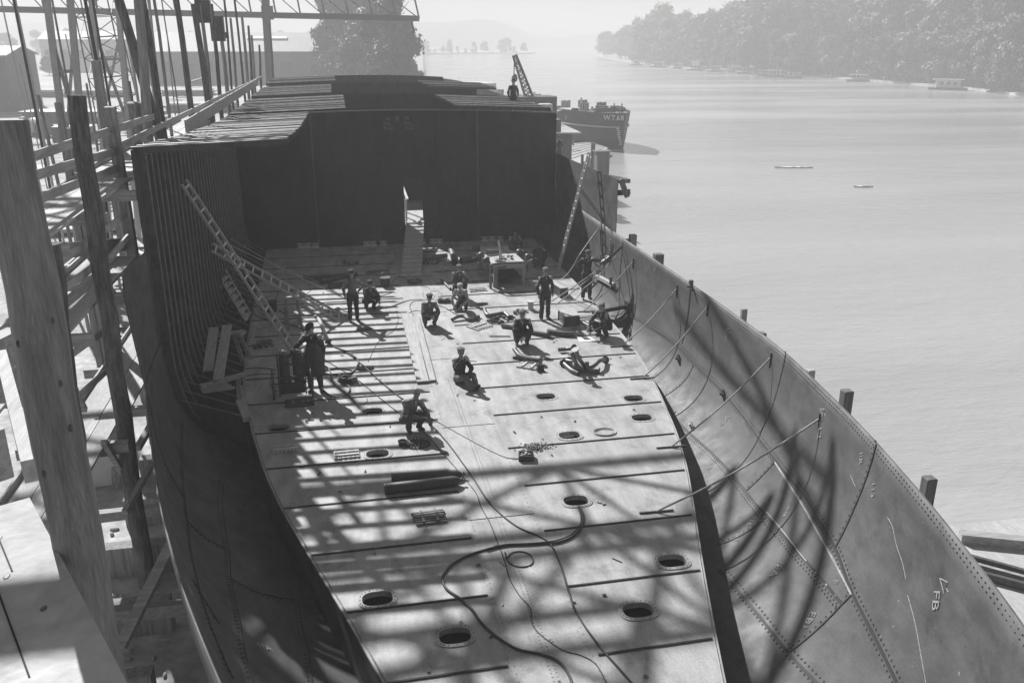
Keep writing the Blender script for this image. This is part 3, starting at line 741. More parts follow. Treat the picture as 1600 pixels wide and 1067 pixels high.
for i,(x,y,lb) in enumerate(((470,387,'leftmost'),(481,387,'second from left'),(493,387,'third from left'),(573,384,'left'),(583,384,'middle'),(599,383,'right'),(660,381,'lone'),(676,380,'left'),(686,380,'right'),(757,377,'left'),(769,376,'middle'),(781,376,'right'))):
    where='left of the gangplank' if i<3 else 'just left of the gangplank' if i<6 else 'half hidden by the gangplank' if i==6 else 'just right of the gangplank' if i<9 else 'behind the workbench'
    c=G(x,y,0); t=at0('frame_block','%s small white I-shaped block at the bulkhead foot, %s'%(lb,where),'block',(c.x,c.y,0),0,'white blocks at the foot of the bulkhead')
    mb=MB(); mb.box((0,0,.05),(.30,.14,.10)); mb.build('base_block',M_pale,t)
    mb=MB(); mb.box((0,0,.13),(.08,.10,.07)); mb.build('web',M_pale,t)
    mb=MB(); mb.box((0,0,.185),(.30,.12,.04)); mb.build('top_plate',M_pale,t)
# lying gas cylinders
def cyl(a,b,label,r=.115):
    A=V(G(*a)); B=V(G(*b)); A.z=B.z=r; t=thing('gas_cylinder',label,'gas cylinder',(A.x,A.y,0),0,'gas cylinders lying on the deck')
    d=(B-A).normalized(); L=(B-A).length
    mb=MB(); mb.tube([A,A+d*.02,A+d*(L*.86),A+d*(L*.90),A+d*(L*.94),A+d*(L*.965)],[r*.93,r,r,r*.9,r*.62,r*.3],20); mb.build('bottle',M_cyl,t,True)
    mb=MB(); mb.tube([A+d*L*.955,A+d*L*.985,A+d*L*1.02],[.03,.026,.018],10); mb.tube([A+d*L*.99,A+d*L*.99+V((.0,.02,.05))],.012,8); mb.build('valve',M_iron,t,True)
    mb=MB(); mb.torus(A+d*.03,r,.01,20,5,M=Matrix((d.orthogonal().normalized(),d.cross(d.orthogonal().normalized()),d)).transposed()); mb.build('foot_ring',M_iron,t)
cyl((601,771),(724,757),'dark gas cylinder lying in front of another on the deck'); cyl((612,754),(726,747),'gas cylinder lying behind another, partly hidden by it',.105)
# manhole cover with studs
c=G(653,694); t=at0('manhole_cover','round manhole cover set round with upright studs before the old man','cover',(c.x,c.y,0))
mb=MB(); mb.prism([(.30*math.cos(i*math.pi/16),.24*math.sin(i*math.pi/16)) for i in range(32)],0,.02); mb.build('plate',M_iron,t)
for i in range(20):
    a=i*math.pi/10; mb=MB(); mb.tube([(.27*math.cos(a),.21*math.sin(a),.02),(.27*math.cos(a),.21*math.sin(a),.10)],.012,6); mb.tube([(.27*math.cos(a),.21*math.sin(a),.03),(.27*math.cos(a),.21*math.sin(a),.05)],.02,6); mb.build('stud',M_pipe,t)
for i in range(3): mb=MB(); mb.tube([(-.05+.06*i,.02*i,.02),(-.05+.06*i,.02*i,.09)],.011,6); mb.build('stud',M_pipe,t)
c=G(629,695); mb=MB(); mb.tube([(c.x,c.y,0),(c.x,c.y,.11)],[.085,.10],14); mb.torus((c.x,c.y,.11),.1,.008,16,4); single(mb,'pan','' and None or M_dark,'small dark round pan left of the studded manhole cover','pan',smooth=True)
# open tool boxes
def toolbox(px,py,rz,label,w=.34,d=.26,h=.13,m=M_iron,n=7):
    c=G(px,py); t=at0('toolbox',label,'tool box',(c.x,c.y,0),rz,'open boxes of tools on the deck')
    mb=MB(); mb.box((0,0,.012),(w,d,.02)); mb.build('floor_board',m,t)
    for x,y,a,b in ((0,d/2,w,.02),(0,-d/2,w,.02),(w/2-.01,0,.02,d-.02),(-w/2+.01,0,.02,d-.02)):
        mb=MB(); mb.box((x,y,h/2),(a,b,h)); mb.build('side_board',m,t)
    for i in range(n):
        x=random.uniform(-.35,.35)*w; y=random.uniform(-.3,.3)*d; mb=MB()
        if i%2: mb.tube([(x,y,.02),(x,y,.13),(x,y,.16)],[.03,.03,.012],8)
        else: mb.bar((x-.06,y,.09),(x+.07,y+.03,.12),.03,.03)
        mb.build('tool',M_pale if i%3==0 else M_pipe,t)
toolbox(822,716,R(-10),'open box of bottles at the end of a cable, right of the keel strip')
toolbox(544,596,R(-30),'open box of tools lying inside the hose loops',.42,.26)
toolbox(648,442,R(10),'open tool box lying in the shadow just below the gangplank',.5,.3)
toolbox(695,472,R(0),'small dark open box at the right edge of the keel strip',.5,.15,n=3)
toolbox(592,452+0,R(40),'dark open box in front of the crouching man',.4,.3,.2) if False else None
c=G(583,476); mb=MB(); mb.box((c.x,c.y-.1,.28),(.40,.34,.22),M=Matrix.Rotation(R(35),3,'Y')@Matrix.Rotation(R(20),3,'X')); mb.box((c.x+.02,c.y-.22,.22),(.1,.2,.08),M=Matrix.Rotation(R(35),3,'Y')); single(mb,'welding_box',M_dark,'dark tilted box held in front of the crouching man','box',bevel=.01)
# rivet heap
mb=MB(); c=G(835,699)
for i in range(260):
    a=random.uniform(0,6.28); r=abs(random.gauss(0,.16)); x=c.x+r*1.3*math.cos(a); y=c.y+r*.9*math.sin(a); d=V((random.uniform(-1,1),random.uniform(-1,1),random.uniform(-.2,.5))).normalized()*.02; z=.015+max(0,.07-r*.3)*random.random()
    mb.tube([V((x,y,z))-d,V((x,y,z))+d],.009,5); mb.ell(V((x,y,z))+d,.014,5,4)
single(mb,'rivet_heap',M_pipe,'loose heap of small rivets beside the box on the right deck','rivets',kind='stuff')
c=G(845,580); mb=MB(); mb.box((c.x,c.y,.01),(.22,.16,.02)); mb.box((c.x,c.y+.07,.09),(.22,.02,.17)); mb.box((c.x-.1,c.y,.08),(.02,.14,.14)); mb.torus((c.x,c.y+.05,.1),.05,.02,12,5,M=Matrix.Rotation(R(90),3,'X')); single(mb,'angle_bracket',M_iron,'small dark angle bracket with a hole beside the slat rack','bracket')
# pipes
def flange(t,p,d,r,m=M_iron):
    mb=MB(); d=V(d).normalized(); mb.tube([V(p)-d*.015,V(p)+d*.015],r,14); mb.build('flange',m,t)
def pipe(pts,r,label,fl=(0,0),m=M_pipe,group='pipes lying on the deck',name='pipe',k=5):
    P=cr(pts,k); base=P[0]; t=thing(name,label,'pipe',(base.x,base.y,0),0,group)
    mb=MB(); mb.tube(P,r,12,cap=False); mb.build('tube',m,t,True); 
    mb=MB(); mb.tube(P,r*.8,10,cap=True); mb.build('bore',M_hole,t)
    if fl[0]: flange(t,P[0],P[1]-P[0],r*1.9)
    if fl[1]: flange(t,P[-1],P[-1]-P[-2],r*1.9)
    return t
def gp(*a): return [G(x,y,z) for x,y,z in a]
pipe(gp((804,545,.18),(812,555,.14),(825,560,.12),(845,563,.12)),.07,'dark bent pipe with a flange in front of the squatting man',(0,1),M_iron)
pipe(gp((706,499,.06),(716,494,.12),(725,494,.1),(735,499,.06),(748,494,.06)),.06,'wavy dark pipe under the hands of the kneeling man',(0,0))
pipe(gp((757,483,.08),(762,492,.08),(775,491,.08),(788,489,.08),(796,495,.08)),.07,'S-bent pipe lying left of the standing man')
pipe(gp((822,516,.07),(840,520,.07),(857,523,.07)),.075,'straight dark pipe with a flanged end below the standing man',(0,1),M_iron)
pipe(gp((856,517,.08),(880,521,.08),(897,522,.08)),.085,'short thick dark pipe in front of the large wooden box',m=M_iron)
pipe(gp((784,508,.07),(800,510,.07),(822,515,.07)),.07,'pipe ending in an elbow behind the squatting man')
pipe(gp((765,524,.03),(785,524.5,.03),(797,524.5,.03)),.022,'thin pale rod lying left of the squatting man',m=M_pale)
pipe(gp((675,441,.05),(683,450,.05),(700,449,.05)) if False else gp((690,437,.05),(698,445,.05),(704,451,.05)),.05,'short dark pipe lying left of the half crouched man',m=M_iron)
pipe(gp((745,432,.06),(760,431,.06),(790,429,.06)) if False else gp((662,401,.12),(680,401,.12),(698,399,.12)),.11,'thick pipe in the shadow right of the gangplank')
pipe(gp((702,384,.12),(706,393,.12),(711,410,.12)),.13,'thick pipe pointing to the camera right of the gangplank')
pipe(gp((720,407,.13),(740,404,.13),(760,401,.13)),.13,'thick long pipe left of the workbench in shadow')
pipe(gp((475,433,.07),(500,432,.07),(535,429,.07),(558,427,.07)),.07,'long dark pipe in shadow, uppermost of the heap at left',m=M_iron)
pipe(gp((503,441,.07),(525,434,.1),(556,428,.1)),.075,'dark pipe with flanged end crossing the heap in shadow',(1,0),m=M_iron)
pipe(gp((512,445,.08),(530,444,.08),(548,442,.08)),.09,'short thick dark pipe in the shadow left of the standing man',m=M_iron)
pipe(gp((475,431,.1),(483,434,.08),(500,437,.05)),.06,'curved end of dark pipe at the left of the heap',m=M_iron)
pipe(gp((477,494,.08),(485,499,.08),(496,515,.1),(504,530,.12),(514,546,.08)) if False else gp((493,494,.5),(499,500,.5),(506,517,.35),(513,533,.1)),.06,'pale jointed pipe sloping down behind the apron man',(0,1),M_pale)
# heap of bent pipes right of centre
HP=[(((880,566,.1),(892,577,.08),(904,583,.06)),1,0),(((893,551,.6),(898,562,.4),(903,576,.08)),1,1),(((899,546,.75),(905,560,.45),(914,572,.1)),1,0),(((874,544,.12),(886,543,.12),(899,540,.7)) if False else ((873,546,.09),(885,545,.09),(897,543,.2)),0,1),(((913,571,.1),(926,572,.16),(937,563,.22),(946,562,.08)),0,1),(((910,568,.2),(922,577,.08),(936,580,.05)),0,1),(((885,563,.2),(897,566,.22),(907,575,.05)),0,1),(((889,563,.1),(901,572,.2),(913,578,.06)),1,0),(((917,565,.3),(919,575,.14),(929,580,.06)),0,0)]
for i,(pp,a,b) in enumerate(HP):
    pipe(gp(*pp),.06,['bent pipe at the left end of the big pipe heap','steep flanged pipe leaning on top of the big pipe heap','highest pipe of the heap, flange turned up','straight short pipe leaning into the heap from the left','S-bent pipe curling away at the right of the heap','pipe with flange at the lower right of the heap','short bent pipe inside the heap beside two others','long bent pipe low in the middle of the heap','small bent pipe on the right side of the heap'][i],(a,b),M_pipe,'bent pipes heaped on the right deck')
# small debris heap between standing man and table
def junk(px,py,label,n=6,s=.3,name='scrap_piece',cat='scrap iron',m=M_iron):
    c=G(px,py); t=at0(name,label,cat,(c.x,c.y,0),0,'scrap and fittings on the deck')
    for i in range(n):
        mb=MB(); x,y=random.uniform(-s,s),random.uniform(-s*.6,s*.6)
        k=i%3
        if k==0: mb.bar((x,y,.03),(x+random.uniform(-.25,.25),y+random.uniform(-.2,.2),.06),.04,.04)
        elif k==1: mb.torus((x,y,.04),.07,.025,12,5)
        else: mb.tube([(x,y,0),(x,y,.09)],[.06,.05],10)
        mb.build('fitting',m,t)
junk(798,500,'heap of chain and fittings left of the standing man',12,.5)
junk(812,488,'pulley block and hooks behind the standing man',8,.35)
junk(552,411,'row of iron fittings in the shadow left of the gangplank',6,.5,m=M_dark)
junk(668,411,'dark heap of fittings behind the gangplank foot',12,.6,m=M_dark)
junk(700,420,'small pale scraps in shadow right of the gangplank',6,.3,m=M_pale)
junk(870,455,'tools lying around the small wooden box',7,.4)
c=G(829,483); mb=MB(); mb.tube([(c.x,c.y,0),(c.x,c.y,.03),(c.x,c.y,.03),(c.x,c.y,.27),(c.x,c.y,.27),(c.x,c.y,.3)],[.14,.14,.1,.1,.14,.14],18); single(mb,'cable_drum',M_pale,'small flanged drum standing between workbench and standing man','drum')
c=G(602,447); t=at0('bucket','dark bucket standing in shadow left of the gangplank','bucket',(c.x,c.y,0),0,'buckets on the deck'); mb=MB(); mb.tube([(0,0,0),(0,0,.34)],[.16,.2],16); mb.build('pail',M_dark,t,True); mb=MB(); mb.torus((0,0,.34),.2,.012,18,5); mb.build('rim',M_iron,t); mb=MB(); mb.torus((0,0,.36),.19,.006,18,4,M=Matrix.Rotation(R(60),3,'X')); mb.build('handle',M_iron,t)
q=dup(t,(G(425,486).x,G(425,486).y,0),.4,'dark bucket standing in shade beside the trestle and ladder')
# wooden boxes
def crate(quad,h,label,m1=M_iron,m2=M_conc):
    P=[G(x,y,h) for x,y in quad]; c=sum(P,V())/4; t=thing('wooden_box',label,'box',(c.x,c.y,0),0,'wooden boxes on the right deck')
    mb=MB(); vs=[(p.x,p.y,0) for p in P]+[(p.x,p.y,h-.02) for p in P]; mb.add(vs,[(0,1,2,3),(4,5,6,7),(0,1,5,4),(1,2,6,5),(2,3,7,6),(3,0,4,7)]); mb.build('body',m1,t)
    mb=MB(); Q=[c+(p-c)*1.06 for p in P]; vs=[(p.x,p.y,h-.018) for p in Q]+[(p.x,p.y,h+.012) for p in Q]; mb.add(vs,[(0,1,2,3),(4,5,6,7),(0,1,5,4),(1,2,6,5),(2,3,7,6),(3,0,4,7)]); mb.build('lid',m2,t)
    mb=MB()
    for i in (0,1,2,3):
        a=Q[i]; mb.box((lerp(c.x,a.x,.93),lerp(c.y,a.y,.93),h/2-.02),(.05,.05,h-.06))
    mb.build('corner_post',M_dark,t)
    return t
crate([(883,494),(905,492),(896,481),(873,483)],.36,'large wooden box with a pale lid right of the standing man')
crate([(876,450),(887,449),(878,440),(862,441)],.36,'smaller wooden box with tools on its lid, near the hoist man')
# sheet of paper
mb=MB(); P=[G(900,528),G(921,534),G(935,531),G(918,525)] ; P=[G(901,527,.006),G(906,534,.006),G(931,532,.006),G(922,526,.006)]
mb.add([P[0],P[1],P[2],P[3]]+[p+V((0,0,.006)) for p in P],[(0,1,2,3),(4,5,6,7),(0,1,5,4),(1,2,6,5),(2,3,7,6),(3,0,4,7)]); single(mb,'drawing_sheet',M_paper,'white sheet of paper spread on the deck before the sitting man','paper')
# dark plates beside paper
for i,(q,lb) in enumerate(((((905,500),(942,497),(945,501),(908,505)),'dark flat plate behind the bright slat rack'),(((913,510),(927,509),(931,516),(917,518)),'small dark plate left of the bright slat rack'))):
    P=[G(x,y,.01) for x,y in q]; mb=MB(); mb.add(P+[p+V((0,0,.03)) for p in P],[(0,1,2,3),(4,5,6,7),(0,1,5,4),(1,2,6,5),(2,3,7,6),(3,0,4,7)]); single(mb,'steel_plate',M_iron,lb,'plate','loose plates on the deck')
# workbench with vices
c=G(797,447); BX,BY=c.x,c.y
t=at0('workbench','long workbench with vices, pipes and tools at the shadow edge','workbench',(BX,BY,0),R(3))
hW=.72; LB=3.0; TZ=.86
for i in range(4): mb=MB(); mb.box((-.48+.32*i,LB/2,TZ-.03),(.30,LB,.05)); mb.build('top_board',M_conc,t)
for x in(-.55,.55):
    for y in(.15,LB-.15): mb=MB(); mb.box((x,y,TZ/2-.03),(.12,.12,TZ-.06)); mb.build('leg',M_post,t)
mb=MB(); mb.box((0,.1,TZ-.12),(1.2,.06,.14)); mb.build('apron_rail',M_plankx,t)
mb=MB(); mb.box((0,.9,.25),(1.1,1.4,.03)); mb.build('shelf',M_dark,t)
mb=MB(); mb.tube(cr([(-.78,-.12,0),(-.78,-.12,.78),(-.62,-.12,.92),(0,-.12,.93),(.62,-.1,.92),(.85,-.05,.98)],6),.05,10); mb.build('pipe_frame',M_pipe,t,True)
mb=MB(); mb.tube(cr([(-.55,-.2,0),(-.55,-.2,.7),(-.42,-.2,.8),(-.2,-.2,.82)],6),.045,10); mb.build('pipe_frame',M_pipe,t,True)
for x,y in((-.78,.5),(-.82,1.3),(.85,.6),(.72,1.4),(.66,2.3),(-.72,2.5)):
    mb=MB(); s=1 if x>0 else -1; mb.box((x,y,TZ+.02),(.22,.16,.12)); mb.ell((x,y,TZ+.14),(.12,.12,.08),10,6); mb.box((x+s*.12,y,TZ+.1),(.1,.2,.12)); mb.tube([(x+s*.1,y,TZ+.0),(x+s*.34,y,TZ+.0)],.02,8); mb.tube([(x+s*.33,y-.14,TZ+.0),(x+s*.33,y+.14,TZ+.0)],.012,6); mb.tube([(x,y,TZ-.5),(x,y,TZ)],.035,8); mb.build('vice',M_iron,t)
j=at0('pipe_stub','short bright pipe lying across the workbench','pipe',(BX-.25,BY+1.6,TZ)); mb=MB(); mb.tube([(-.35,0,.1),(.1,.05,.1)],.09,12); mb.build('tube',M_pipe,j,True); flange(j,(-.35,0,.1),(1,0,0),.14)
mb=MB(); mb.bar((BX-.15,BY+.95,TZ+.02),(BX-.2,BY+1.3,TZ+.62),.07,.03); single(mb,'wooden_strip',M_pale,'pale wooden strip standing up from the workbench','strip')
for i in range(9):
    x,y=BX-.42+random.uniform(0,.75),BY+.25+random.uniform(0,1.2); a=random.uniform(0,3); mb=MB(); mb.tube([(x,y,TZ+.03),(x+.22*math.cos(a),y+.22*math.sin(a),TZ+.04)],.025,7); mb.box((x,y,TZ+.04),(.07,.07,.06),rz=a)
    single(mb,'hand_tool',M_pipe if i%2 else M_iron,'small iron tool lying on the workbench top','tool','tools on the workbench')
# gas bottle trolley
c=G(459,622); t=at0('bottle_trolley','two-wheeled trolley carrying a pair of upright gas bottles','trolley',(c.x,c.y,0),R(4))
for x in(-.17,.17):
    mb=MB(); mb.tube([(x,.15,.22),(x,.15,1.05),(x,.15,1.13),(x,.15,1.18)],[.135,.135,.11,.05],18); b=mb.build('bottle',M_cyl,t,True)
    v=MB(); v.tube([(x,.15,1.17),(x,.15,1.3)],.03,8); v.tube([(x-.1,.1,1.26),(x+.1,.1,1.26)],.03,8); v.ell((x-.08,.05,1.3),(.04,.03,.04),8,6); v.build('valve',M_pipe,b)
mb=MB(); mb.box((0,.15,.42),(.66,.34,.05)); mb.box((0,-.02,.6),(.66,.02,.06)); mb.box((0,-.02,.95),(.66,.02,.05))
for x in(-.33,.33): mb.bar((x,-.02,.1),(x,-.02,1.25),.035,.035)
mb.build('frame',M_dark,t)
mb=MB(); mb.box((0,-.02,.3),(.62,.02,.3)); mb.build('front_plate',M_dark,t)
mb=MB(); mb.tube([(-.5,.05,.42),(.5,.05,.42)],.022,8); mb.build('axle',M_iron,t)
for x in(-.48,.48):
    mb=MB(); Q=Matrix.Rotation(R(90),3,'Y'); mb.torus((x,.05,.42),.38,.03,28,6,M=Q); w=mb.build('wheel',M_iron,t)
    s=MB()
    for k in range(8): a=k*math.pi/8; s.tube([(x,.05-.38*math.cos(a),.42-.38*math.sin(a)),(x,.05+.38*math.cos(a),.42+.38*math.sin(a))],.009,4)
    s.tube([(x-.05,.05,.42),(x+.05,.05,.42)],.05,8); s.build('spokes',M_iron,w)
mb=MB(); mb.box((.14,-.42,.05),(.72,.42,.03),M=Matrix.Rotation(.08,3,'X')); mb.build('foot_plate',M_iron,t)
for x in(-.02,.22,.36): mb=MB(); mb.box((x,-.42,.075),(.07,.14,.012)); mb.build('label_plate',M_chalk,t)
# ladders
def ladder(a0,b0,w,n,label,m=M_plank,rail=.055,wd=None,group='ladders leaning in the hold'):
    a0,b0=V(a0),V(b0); t=thing('ladder',label,'ladder',tuple(a0),0,group); d=(b0-a0).normalized()
    wd=V(wd) if wd else d.cross(V((0,0,1))).normalized()
    wd=(wd-d*wd.dot(d)).normalized(); nn=wd.cross(d)
    for s in(-.5,.5): mb=MB(); mb.bar(a0+wd*w*s,b0+wd*w*s,.04,rail*1.3,nn); mb.build('rail',m,t)
    for i in range(n):
        p=a0.lerp(b0,(i+.6)/n); mb=MB(); mb.bar(p-wd*w*.5,p+wd*w*.5,.045,.035,nn); mb.build('rung',M_pale,t)
    return t
ladder(G(463,553,0),GX(287,284,-4.0),.36,16,'long steep wooden ladder leaning from the trolley up to the left wall',m=M_plank,wd=(.3,1,0))
ladder(G(537,500,.02)+V((0,0,.03)),GX(331,386,-3.85),.38,15,'lower wooden ladder resting on a trestle and running to the left wall',wd=(.3,1,.2))
ladder(G(871,424,0),GX(921,238,9.62),.36,16,'tall wooden ladder leaning against the right shell near the bulkhead',wd=(.1,1,0))
# trestle
def trestle(px,py,h,label,rz=0,w=.5):
    c=G(px,py); t=at0('trestle',label,'trestle',(c.x,c.y,0),rz,'timber trestles')
    for x in(-1,1):
        for y in(-1,1): mb=MB(); mb.bar((x*w*.5,y*.28,0),(x*w*.42,y*.04,h),.07,.07); mb.build('leg',M_post,t)
    mb=MB(); mb.box((0,0,h),(w*1.15,.12,.10)); mb.build('top_beam',M_plankx,t)
    mb=MB(); mb.box((0,0,h*.45),(w*.9,.32,.04)); mb.build('brace',M_plankx,t)
    return t
trestle(459,509,.95,'dark wooden trestle propping the lower ladder',R(12),.42)
# boards on trestle by the left margin
def board3(a,b,w,th,label,m=M_plank,name='plank',group=None,upv=(0,0,1)):
    mb=MB(); mb.bar(a,b,w,th,upv); return single(mb,name,m,label,'plank',group)
board3(G(334,512,.95),G(325,579,.62),.26,.05,'wide plank on the margin trestle, nearer the left shell',group='planks on the left margin trestle')
board3(G(355,508,.95),G(341,592,.62),.26,.05,'wide plank on the margin trestle, nearer the deck edge',group='planks on the left margin trestle')
t=thing('margin_trestle','rough timber trestle in the left margin carrying two planks','trestle',tuple(G(340,596,0)))
mb=MB(); mb.bar(G(312,604,.5),G(383,584,.5),.12,.10); mb.build('cross_beam',M_plankx,t)
mb=MB(); mb.bar(G(372,524,.6),G(382,518,.6),.12,.1); mb.bar(G(336,524,.75),G(380,517,.75),.1,.09); mb.build('cross_beam',M_plankx,t)
for a,b in(((326,600,.5),(328,640,-.9)),((372,590,.4),(374,640,-.1)),((365,520,.6),(380,566,0)),((374,522,.6),(392,560,0))): mb=MB(); mb.bar(G(*a),G(*b),.10,.10,(0,1,0)); mb.build('leg',M_post,t)
for i in range(4): mb=MB(); mb.bar(G(308+3*i,606+2*i,.42),G(352+5*i,596+3*i,.40+.03*i),.12,.04); mb.build('packing_board',M_plankx,t)
board3(G(373,627,.08),G(384,655,.05),.14,.12,'short thick timber on the left deck edge',group=None)
board3(G(364,577,.06),G(391,668,.05),.12,.1,'long timber lying along the left deck edge') if False else board3(G(376,604,.06),G(387,650,.06),.1,.08,'long timber lying along the left deck edge')
# step crib in the left margin
t=thing('stair_crib','steep wooden stair with boxed treads in the left margin','stair',tuple(G(385,508,0)))
A=G(383,506,.05); B=GX(341,434,-4.2)
A2=G(390,492,.05); B2=B+V((.15,.75,.0))
for p,q in((A,B),(A2,B2)): mb=MB(); mb.bar(p,q,.05,.26,(0,0,1)); mb.build('stringer',M_plank,t)
for i in range(7):
    f=(i+.5)/7; p=A.lerp(B,f);q=A2.lerp(B2,f); mb=MB(); mb.bar(p,q,.24,.035,(0,0,1)); mb.build('tread',M_pale,t)
# gangplank with cleats, hand rail
A=G(642,431,.03); B=V((3.32,39.0,1.0)); t=thing('gangplank','cleated wooden gangplank sloping from the deck to the bulkhead doorway','gangplank',tuple(A))
d=(B-A); wd=V((1,0,0))
for i in range(3): o_=wd*(i-1)*.27; mb=MB(); mb.bar(A+o_,B+o_,.26,.045); mb.build('board',M_conc,t)
for i in range(13): p=A.lerp(B,(i+.7)/13.4)+V((0,0,.045)); mb=MB(); mb.bar(p-wd*.4,p+wd*.4,.06,.035); mb.build('cleat',M_plank,t)
t=thing('hand_rail','white wooden hand rail beyond the bulkhead doorway','hand rail',(3.0,40.2,0))
mb=MB(); mb.bar((3.05,39.6,1.9),(2.82,43.0,2.75),.10,.08); mb.build('rail',M_paint,t)
for y,z in((39.7,1.9),(41.2,2.3),(42.8,2.7)): mb=MB(); mb.bar((2.98,y,0.6),(2.98,y,z),.09,.09,(0,1,0)); mb.build('post',M_paint,t)
mb=MB(); mb.box((3.4,41.0,.78),(1.6,3.4,.05)); single(mb,'landing_boards',M_conc,'pale landing boards behind the bulkhead doorway','boards')
# planks along the keel strake
a,b,cc,d2=G(628,489,.05),G(653,597,.05),G(653,495,.05),G(679,594,.05)
board3(a.lerp(cc,.3)+V((0,0,0)),b.lerp(d2,.33),.36,.05,'wide pale plank laid along the keel strip, left one of a pair',group='planks laid along the keel strip')
board3(a.lerp(cc,.88)+V((0,0,0)),b.lerp(d2,.86),.20,.05,'narrow pale plank laid along the keel strip, right one of a pair',group='planks laid along the keel strip')
board3(G(600,425,.05)if False else G(385,568,.03),G(398,512,.03),.1,.04,'thin board at the left deck edge in shade')
mb=MB(); mb.bar(G(402,513,.03),G(430,505,.03),.14,.03); single(mb,'offcut_board',M_plankx,'small pale board end lying in shade beside the long ladder','board')
# hoses and cables
def hose(pp,r,label,m=M_hose,name='hose',z=None,group=None,cat='hose'):
    mb=MB(); P=DP(pp,(z if z is not None else r+.004)); mb.tube(P,r,7); return single(mb,name,m,label,cat,group,True)
hose([(512,535),(540,550),(561,565),(600,600),(640,632),(690,680),(735,740),(765,785),(805,820),(845,838),(862,852),(875,880),(886,915),(900,955),(930,1000),(960,1035),(1000,1080)],.017,'long dark hose crossing the deck diagonally from the trolley to the front',z=.022)
hose([(905,790),(911,803),(910,820),(897,836),(870,847),(830,850),(790,852),(745,862),(708,880),(692,900),(697,918),(720,935),(738,952),(752,972),(778,995),(808,1013),(845,1021),(872,1032),(888,1052),(898,1080)],.022,'thick dark hose snaking from a right manhole to the front edge')
hose([(903,792),(908,806),(906,820),(893,834),(868,844),(830,848),(790,850),(760,857)],.015,'thin hose running beside the thick snaking hose',z=.05)
hose([(655,665),(690,705),(730,752),(745,772),(752,792),(765,815),(779,850),(790,880),(797,905),(812,930),(829,950),(832,975),(850,995),(880,1015),(908,1023),(932,1038),(952,1075)],.010,'thin knotted wire winding down the keel strip',M_hose,'wire',cat='wire')
hose([(792,872),(800,863),(815,861),(828,866),(833,877),(824,884),(806,884),(794,876),(789,862)],.014,'small open loop of hose at the keel strip')
hose([(654,640),(690,662),(740,690),(765,703),(790,714),(811,716)],.010,'thin cable running from the old man to the tool box',M_hose,'cable',cat='cable')
hose([(505,569),(515,578),(520,596),(530,606),(544,616),(552,625),(562,636),(571,646)],.024,'pale hose hanging into the manhole right of the trolley',M_hoseL,group='hoses around the trolley')
hose([(500,604),(514,616),(530,619),(544,614),(546,604),(535,598),(527,592),(534,585),(550,581),(560,566),(548,552),(522,541)],.024,'looped hose around the tool box by the trolley',M_hoseL,group='hoses around the trolley')
hose([(500,580),(524,575),(547,577),(550,582),(535,586),(505,583)],.02,'dark hose loop right of the apron man',group='hoses around the trolley')
hose([(505,560),(530,575),(555,590),(590,618),(620,642),(648,662)],.011,'thin cable from the trolley towards the old man',M_hose,'cable',cat='cable')
hose([(430,577),(400,574),(376,578),(360,586)],.014,'hose running from the trolley to the left margin',M_hose)
hose([(432,584),(405,584),(385,587),(366,600)],.011,'thin hose below another at the left margin',M_hose)
hose([(425,590),(421,600),(426,608),(435,611)],.010,'short hose hanging by the left trolley wheel',M_hose)
hose([(575,483),(590,482),(610,479),(628,472),(645,468),(665,468),(678,474),(695,480),(712,490),(725,493)],.014,'cable winding from the crouching man to the kneeling man',M_hose,'cable',cat='cable')
hose([(640,478),(644,488),(650,498),(654,508),(655,520),(659,533),(664,550)],.012,'cable trailing along the plank edge on the keel strip',M_hose,'cable',cat='cable')
hose([(652,498),(640,496),(638,490),(648,485),(665,486),(672,478),(660,470),(645,471),(640,478)],.012,'tangled cable loop behind the squatting man',M_hose,'cable',cat='cable')
hose([(661,456),(662,463),(672,468),(680,462),(672,456),(685,455),(690,462),(682,468),(668,466)],.009,'tangled thin wire at the edge of the bulkhead shadow',M_hose,'wire',cat='wire')
hose([(575,452),(590,461),(605,459),(615,455)],.011,'short cable end in the sun behind the standing man',M_hose,'cable',cat='cable')
hose([(612,440),(625,432),(640,438),(655,446),(668,448),(672,453)],.01,'wire in shadow below the gangplank',M_hose,'wire',cat='wire')
hose([(620,486),(622,500),(616,515),(600,525),(590,535),(583,548),(575,565)],.006,'very thin pale wire curving over the left deck',M_hose,'wire',cat='wire')
hose([(556,615),(568,614),(574,624),(568,632)],.006,'tiny curl of wire near the left manhole',M_hose,'wire',cat='wire')
hose([(436,484),(450,492),(470,492),(490,491),(510,487),(530,484)],.016,'dark hose passing under the lower ladder',M_hose)
hose([(385,475),(405,495),(440,503),(470,512),(480,520),(490,518)],.016,'dark hose in the shade beneath the ladders',M_hose)
hose([(519,487),(528,480),(540,486),(553,487)],.016,'short thick hose by the lower ladder foot',M_hose)
hose([(735,497),(750,502),(768,506),(782,506)],.010,'cable from the kneeling man to a manhole',M_hose,'cable',cat='cable')
hose([(430,440),(436,450),(430,470),(425,480)],.01,'thin wire in the shade left of the pipes',M_hose,'wire',cat='wire')
def line3(A,B,r,label,m=M_rope,sag=0,name='rope',cat='rope',group=None):
    A,B=V(A),V(B); P=[A.lerp(B,i/12)-V((0,0,sag*4*(i/12)*(1-i/12))) for i in range(13)]
    mb=MB(); mb.tube(P,r,6); return single(mb,name,m,label,cat,group,True)
